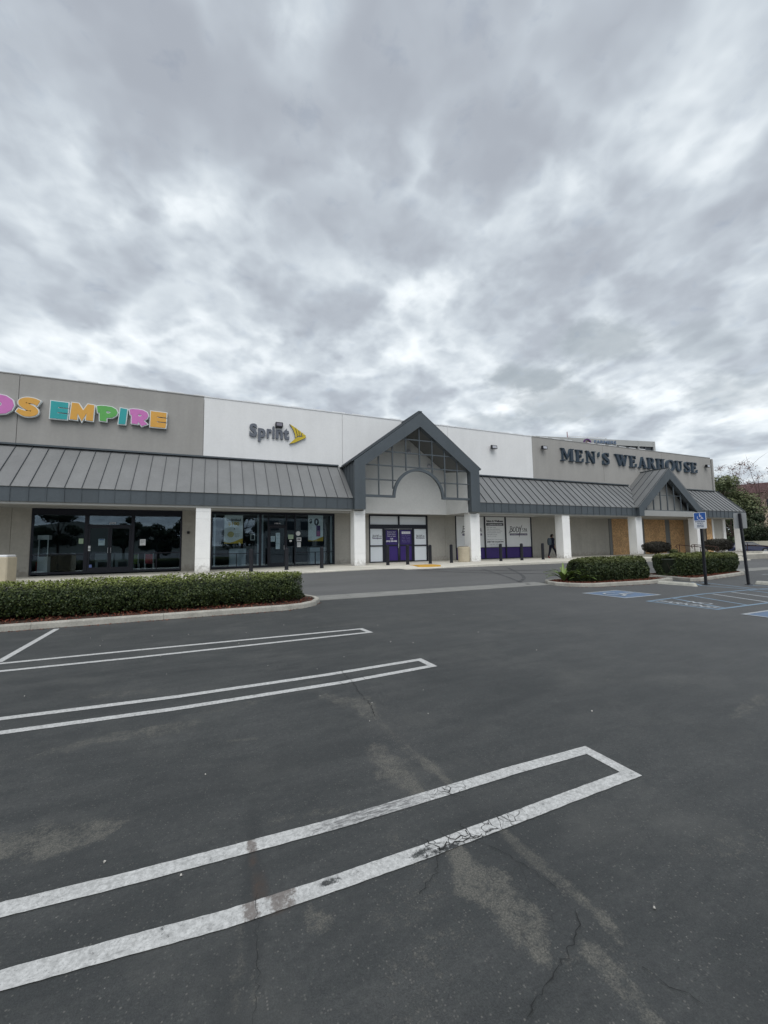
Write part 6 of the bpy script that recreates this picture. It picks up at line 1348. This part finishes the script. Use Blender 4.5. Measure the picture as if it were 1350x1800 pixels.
# low wall and hedge line at the far edge of the lot
LW = empty('low_wall', (70, 33, 0), 'long low cream wall behind the parked cars', 'wall'); al = math.atan2(-14, 14)
for k in range(9): rbox(58, 42, al, k * 4.0 + .01, k * 4.0 + 3.99, 0, .25, -.1, 1.55, mat('cream_wall', (.55, .52, .42), .9, .05, 1), 'wall_section', LW)
mbh = rng.uniform(0, 1, (9000, 3)); ux, uy = math.cos(al), math.sin(al); c = np.column_stack([58 + ux * mbh[:, 0] * 36 - uy * (.6 + mbh[:, 1] * 1.0), 42 + uy * mbh[:, 0] * 36 + ux * (.6 + mbh[:, 1] * 1.0), 1.2 + mbh[:, 2] * 1.0])
r0 = empty('hedge', (70, 33, 0), 'dark clipped hedge line above the low cream wall', 'hedge'); tag(leaves(c, rng.normal(size=(9000, 3)), rng.uniform(.18, .34, 9000), rng.random(9000) * .4, 'foliage', TREED, r0), kind='stuff')
mb = MB(); mb.box(60, 140, 25, 26, -.3, -.1)
def car(x, y, ang, m, label):
    root = empty('parked_car', (x, y, .05), label, 'car', 'cars parked beyond the right end of the shops')
    prof = [(-2.2, .45), (-2.25, .75), (-2.1, .95), (-1.55, 1.05), (-.95, 1.38), (.35, 1.42), (1.05, 1.02), (1.95, .88), (2.22, .70), (2.25, .42)]; base = .22
    def P3(lx, ly, lz): c_, s_ = math.cos(ang), math.sin(ang); return (x + lx * c_ - ly * s_, y + lx * s_ + ly * c_, lz + .05)
    mb = MB(); rings = []
    for ly, k in ((-.88, .94), (-.84, 1), (-.5, 1.01), (.5, 1.01), (.84, 1), (.88, .94)):
        inw = .0
        rings.append([P3(a * (1 if abs(ly) < .86 else .985), (ly if z < .98 else ly * .80), z if abs(ly) < .6 else z * .985) for a, z in prof] + [P3(2.15, ly, base), P3(-2.15, ly, base)])
    mb.loft(rings); mb.build('body', m, root)
    for sy in (-1, 1):
        for wq in ([(-1.40, 1.04), (-.92, 1.32), (-.30, 1.35), (-.30, 1.04)], [(-.24, 1.04), (-.24, 1.35), (.33, 1.36), (.92, 1.04)]):
            mb = MB(); yy = lambda z: sy * (.885 if z < 1.1 else .80 + (1.4 - z) * .1)
            mb.loft([[P3(a, sy * (.73 if z > 1.2 else .90), z) for a, z in wq], [P3(a, sy * (.70 if z > 1.2 else .86), z) for a, z in wq]]); mb.build('window', OFFG, root)
        for wx in (-1.38, 1.38):
            def disc(r_, y0, y1, m_, nm, par): mb = MB(); mb.loft([[P3(wx + r_ * math.cos(t), yy_, .31 + r_ * math.sin(t)) for t in np.linspace(0, 2 * math.pi, 21)[:-1]] for yy_ in (y0, y1)]); return mb.build(nm, m_, par)
            wh = disc(.32, sy * .70, sy * .90, TYRE, 'wheel', root); disc(.20, sy * .895, sy * .915, CHROME, 'rim', wh)
        mb = MB(); mb.loft([[P3(2.12, sy * .5, .66), P3(2.12, sy * .8, .66), P3(2.05, sy * .8, .80), P3(2.05, sy * .5, .80)], [P3(2.26, sy * .5, .66), P3(2.2, sy * .82, .66), P3(2.1, sy * .82, .80), P3(2.16, sy * .5, .80)]]); mb.build('headlight', LAMPG, root)
        mb = MB(); mb.loft([[P3(-2.1, sy * .5, .76), P3(-2.1, sy * .82, .76), P3(-2.05, sy * .82, .90), P3(-2.05, sy * .5, .90)], [P3(-2.27, sy * .5, .76), P3(-2.2, sy * .84, .76), P3(-2.12, sy * .84, .90), P3(-2.2, sy * .5, .90)]]); mb.build('taillight', RED, root)
CW = mat('car_white', (.70, .72, .74), .25, .02, 1, spec=.6); CB = mat('car_blue', (.012, .018, .06), .22, .05, 1, spec=.6)
ca = math.atan2(-1, .95)
car(62.2, 32.9, ca + .05, CW, 'white car mostly hidden by the corner pillar'); car(58.0 + 3.6, 29.2 - .8, ca, CB, 'dark blue car seen between the corner pillar and the leaning post'); car(65.6, 25.6, ca, CB, 'dark blue car at the right edge behind the brownish shrub')

# surroundings behind the camera, seen only as reflections in the shop glass
gr = 'trees on the far side of the parking lot'
tree(-28.0, -52, 0, 9.8, 3.8, 7.6, 7000, TREED, 'round dark tree reflected at the left of the shop glass', .3, (.3, .5), 18, grp=gr)
tree(-14.6, -40, 0, 8.4, 2.4, 6.6, 5000, TREED, 'dark tree reflected behind the shop door', .3, (.3, .5), 16, grp=gr)
tree(-8.0, -31, 0, 6.0, 2.8, 5.0, 5000, TREED, 'broad dark tree reflected above the green chair', .3, (.3, .5), 16, grp=gr)
tree(-3.5, -30, 0, 8.6, 3.0, 7.4, 5000, TREED, 'tall dark tree reflected beside the shop wall', .3, (.3, .5), 16, grp=gr)
tree(6.0, -34, 0, 9.0, 4.0, 7.4, 5000, TREED, 'dark tree reflected in the phone shop window', .3, (.3, .5), 16, grp=gr)
tree(38.0, -50, 0, 9.0, 4.0, 7.4, 4000, TREED, 'dark tree far behind the camera to the right', .3, (.3, .5), 16, grp=gr)
RB = empty('reflected_building', (24, -60, 0), 'white two storey building across the lot, seen only in reflection', 'building')
rect(12, 40, 0, 11, -72, -58, mat('far_white_wall', (.55, .55, .52), .9, .05, .3), 'wall', RB)
for k in range(6):
    for z in (2, 6.2): rect(13.5 + k * 4.4, 16.5 + k * 4.4, z, z + 2.4, -57.99, -57.8, OFFG, 'window', RB)
mb = MB(); n = 60; top = [(-700 + 1400 * i / n, 20 + 34 * math.sin(i * .23) * math.sin(i * .11 + 1) + 12 * rng.random()) for i in range(n + 1)]
mb.loft([[(x, -520, -1), (x, -620, max(6, z)), (x, -760, -1)] for x, z in top]); tag(mb.build('hills', HILLM), kind='structure')
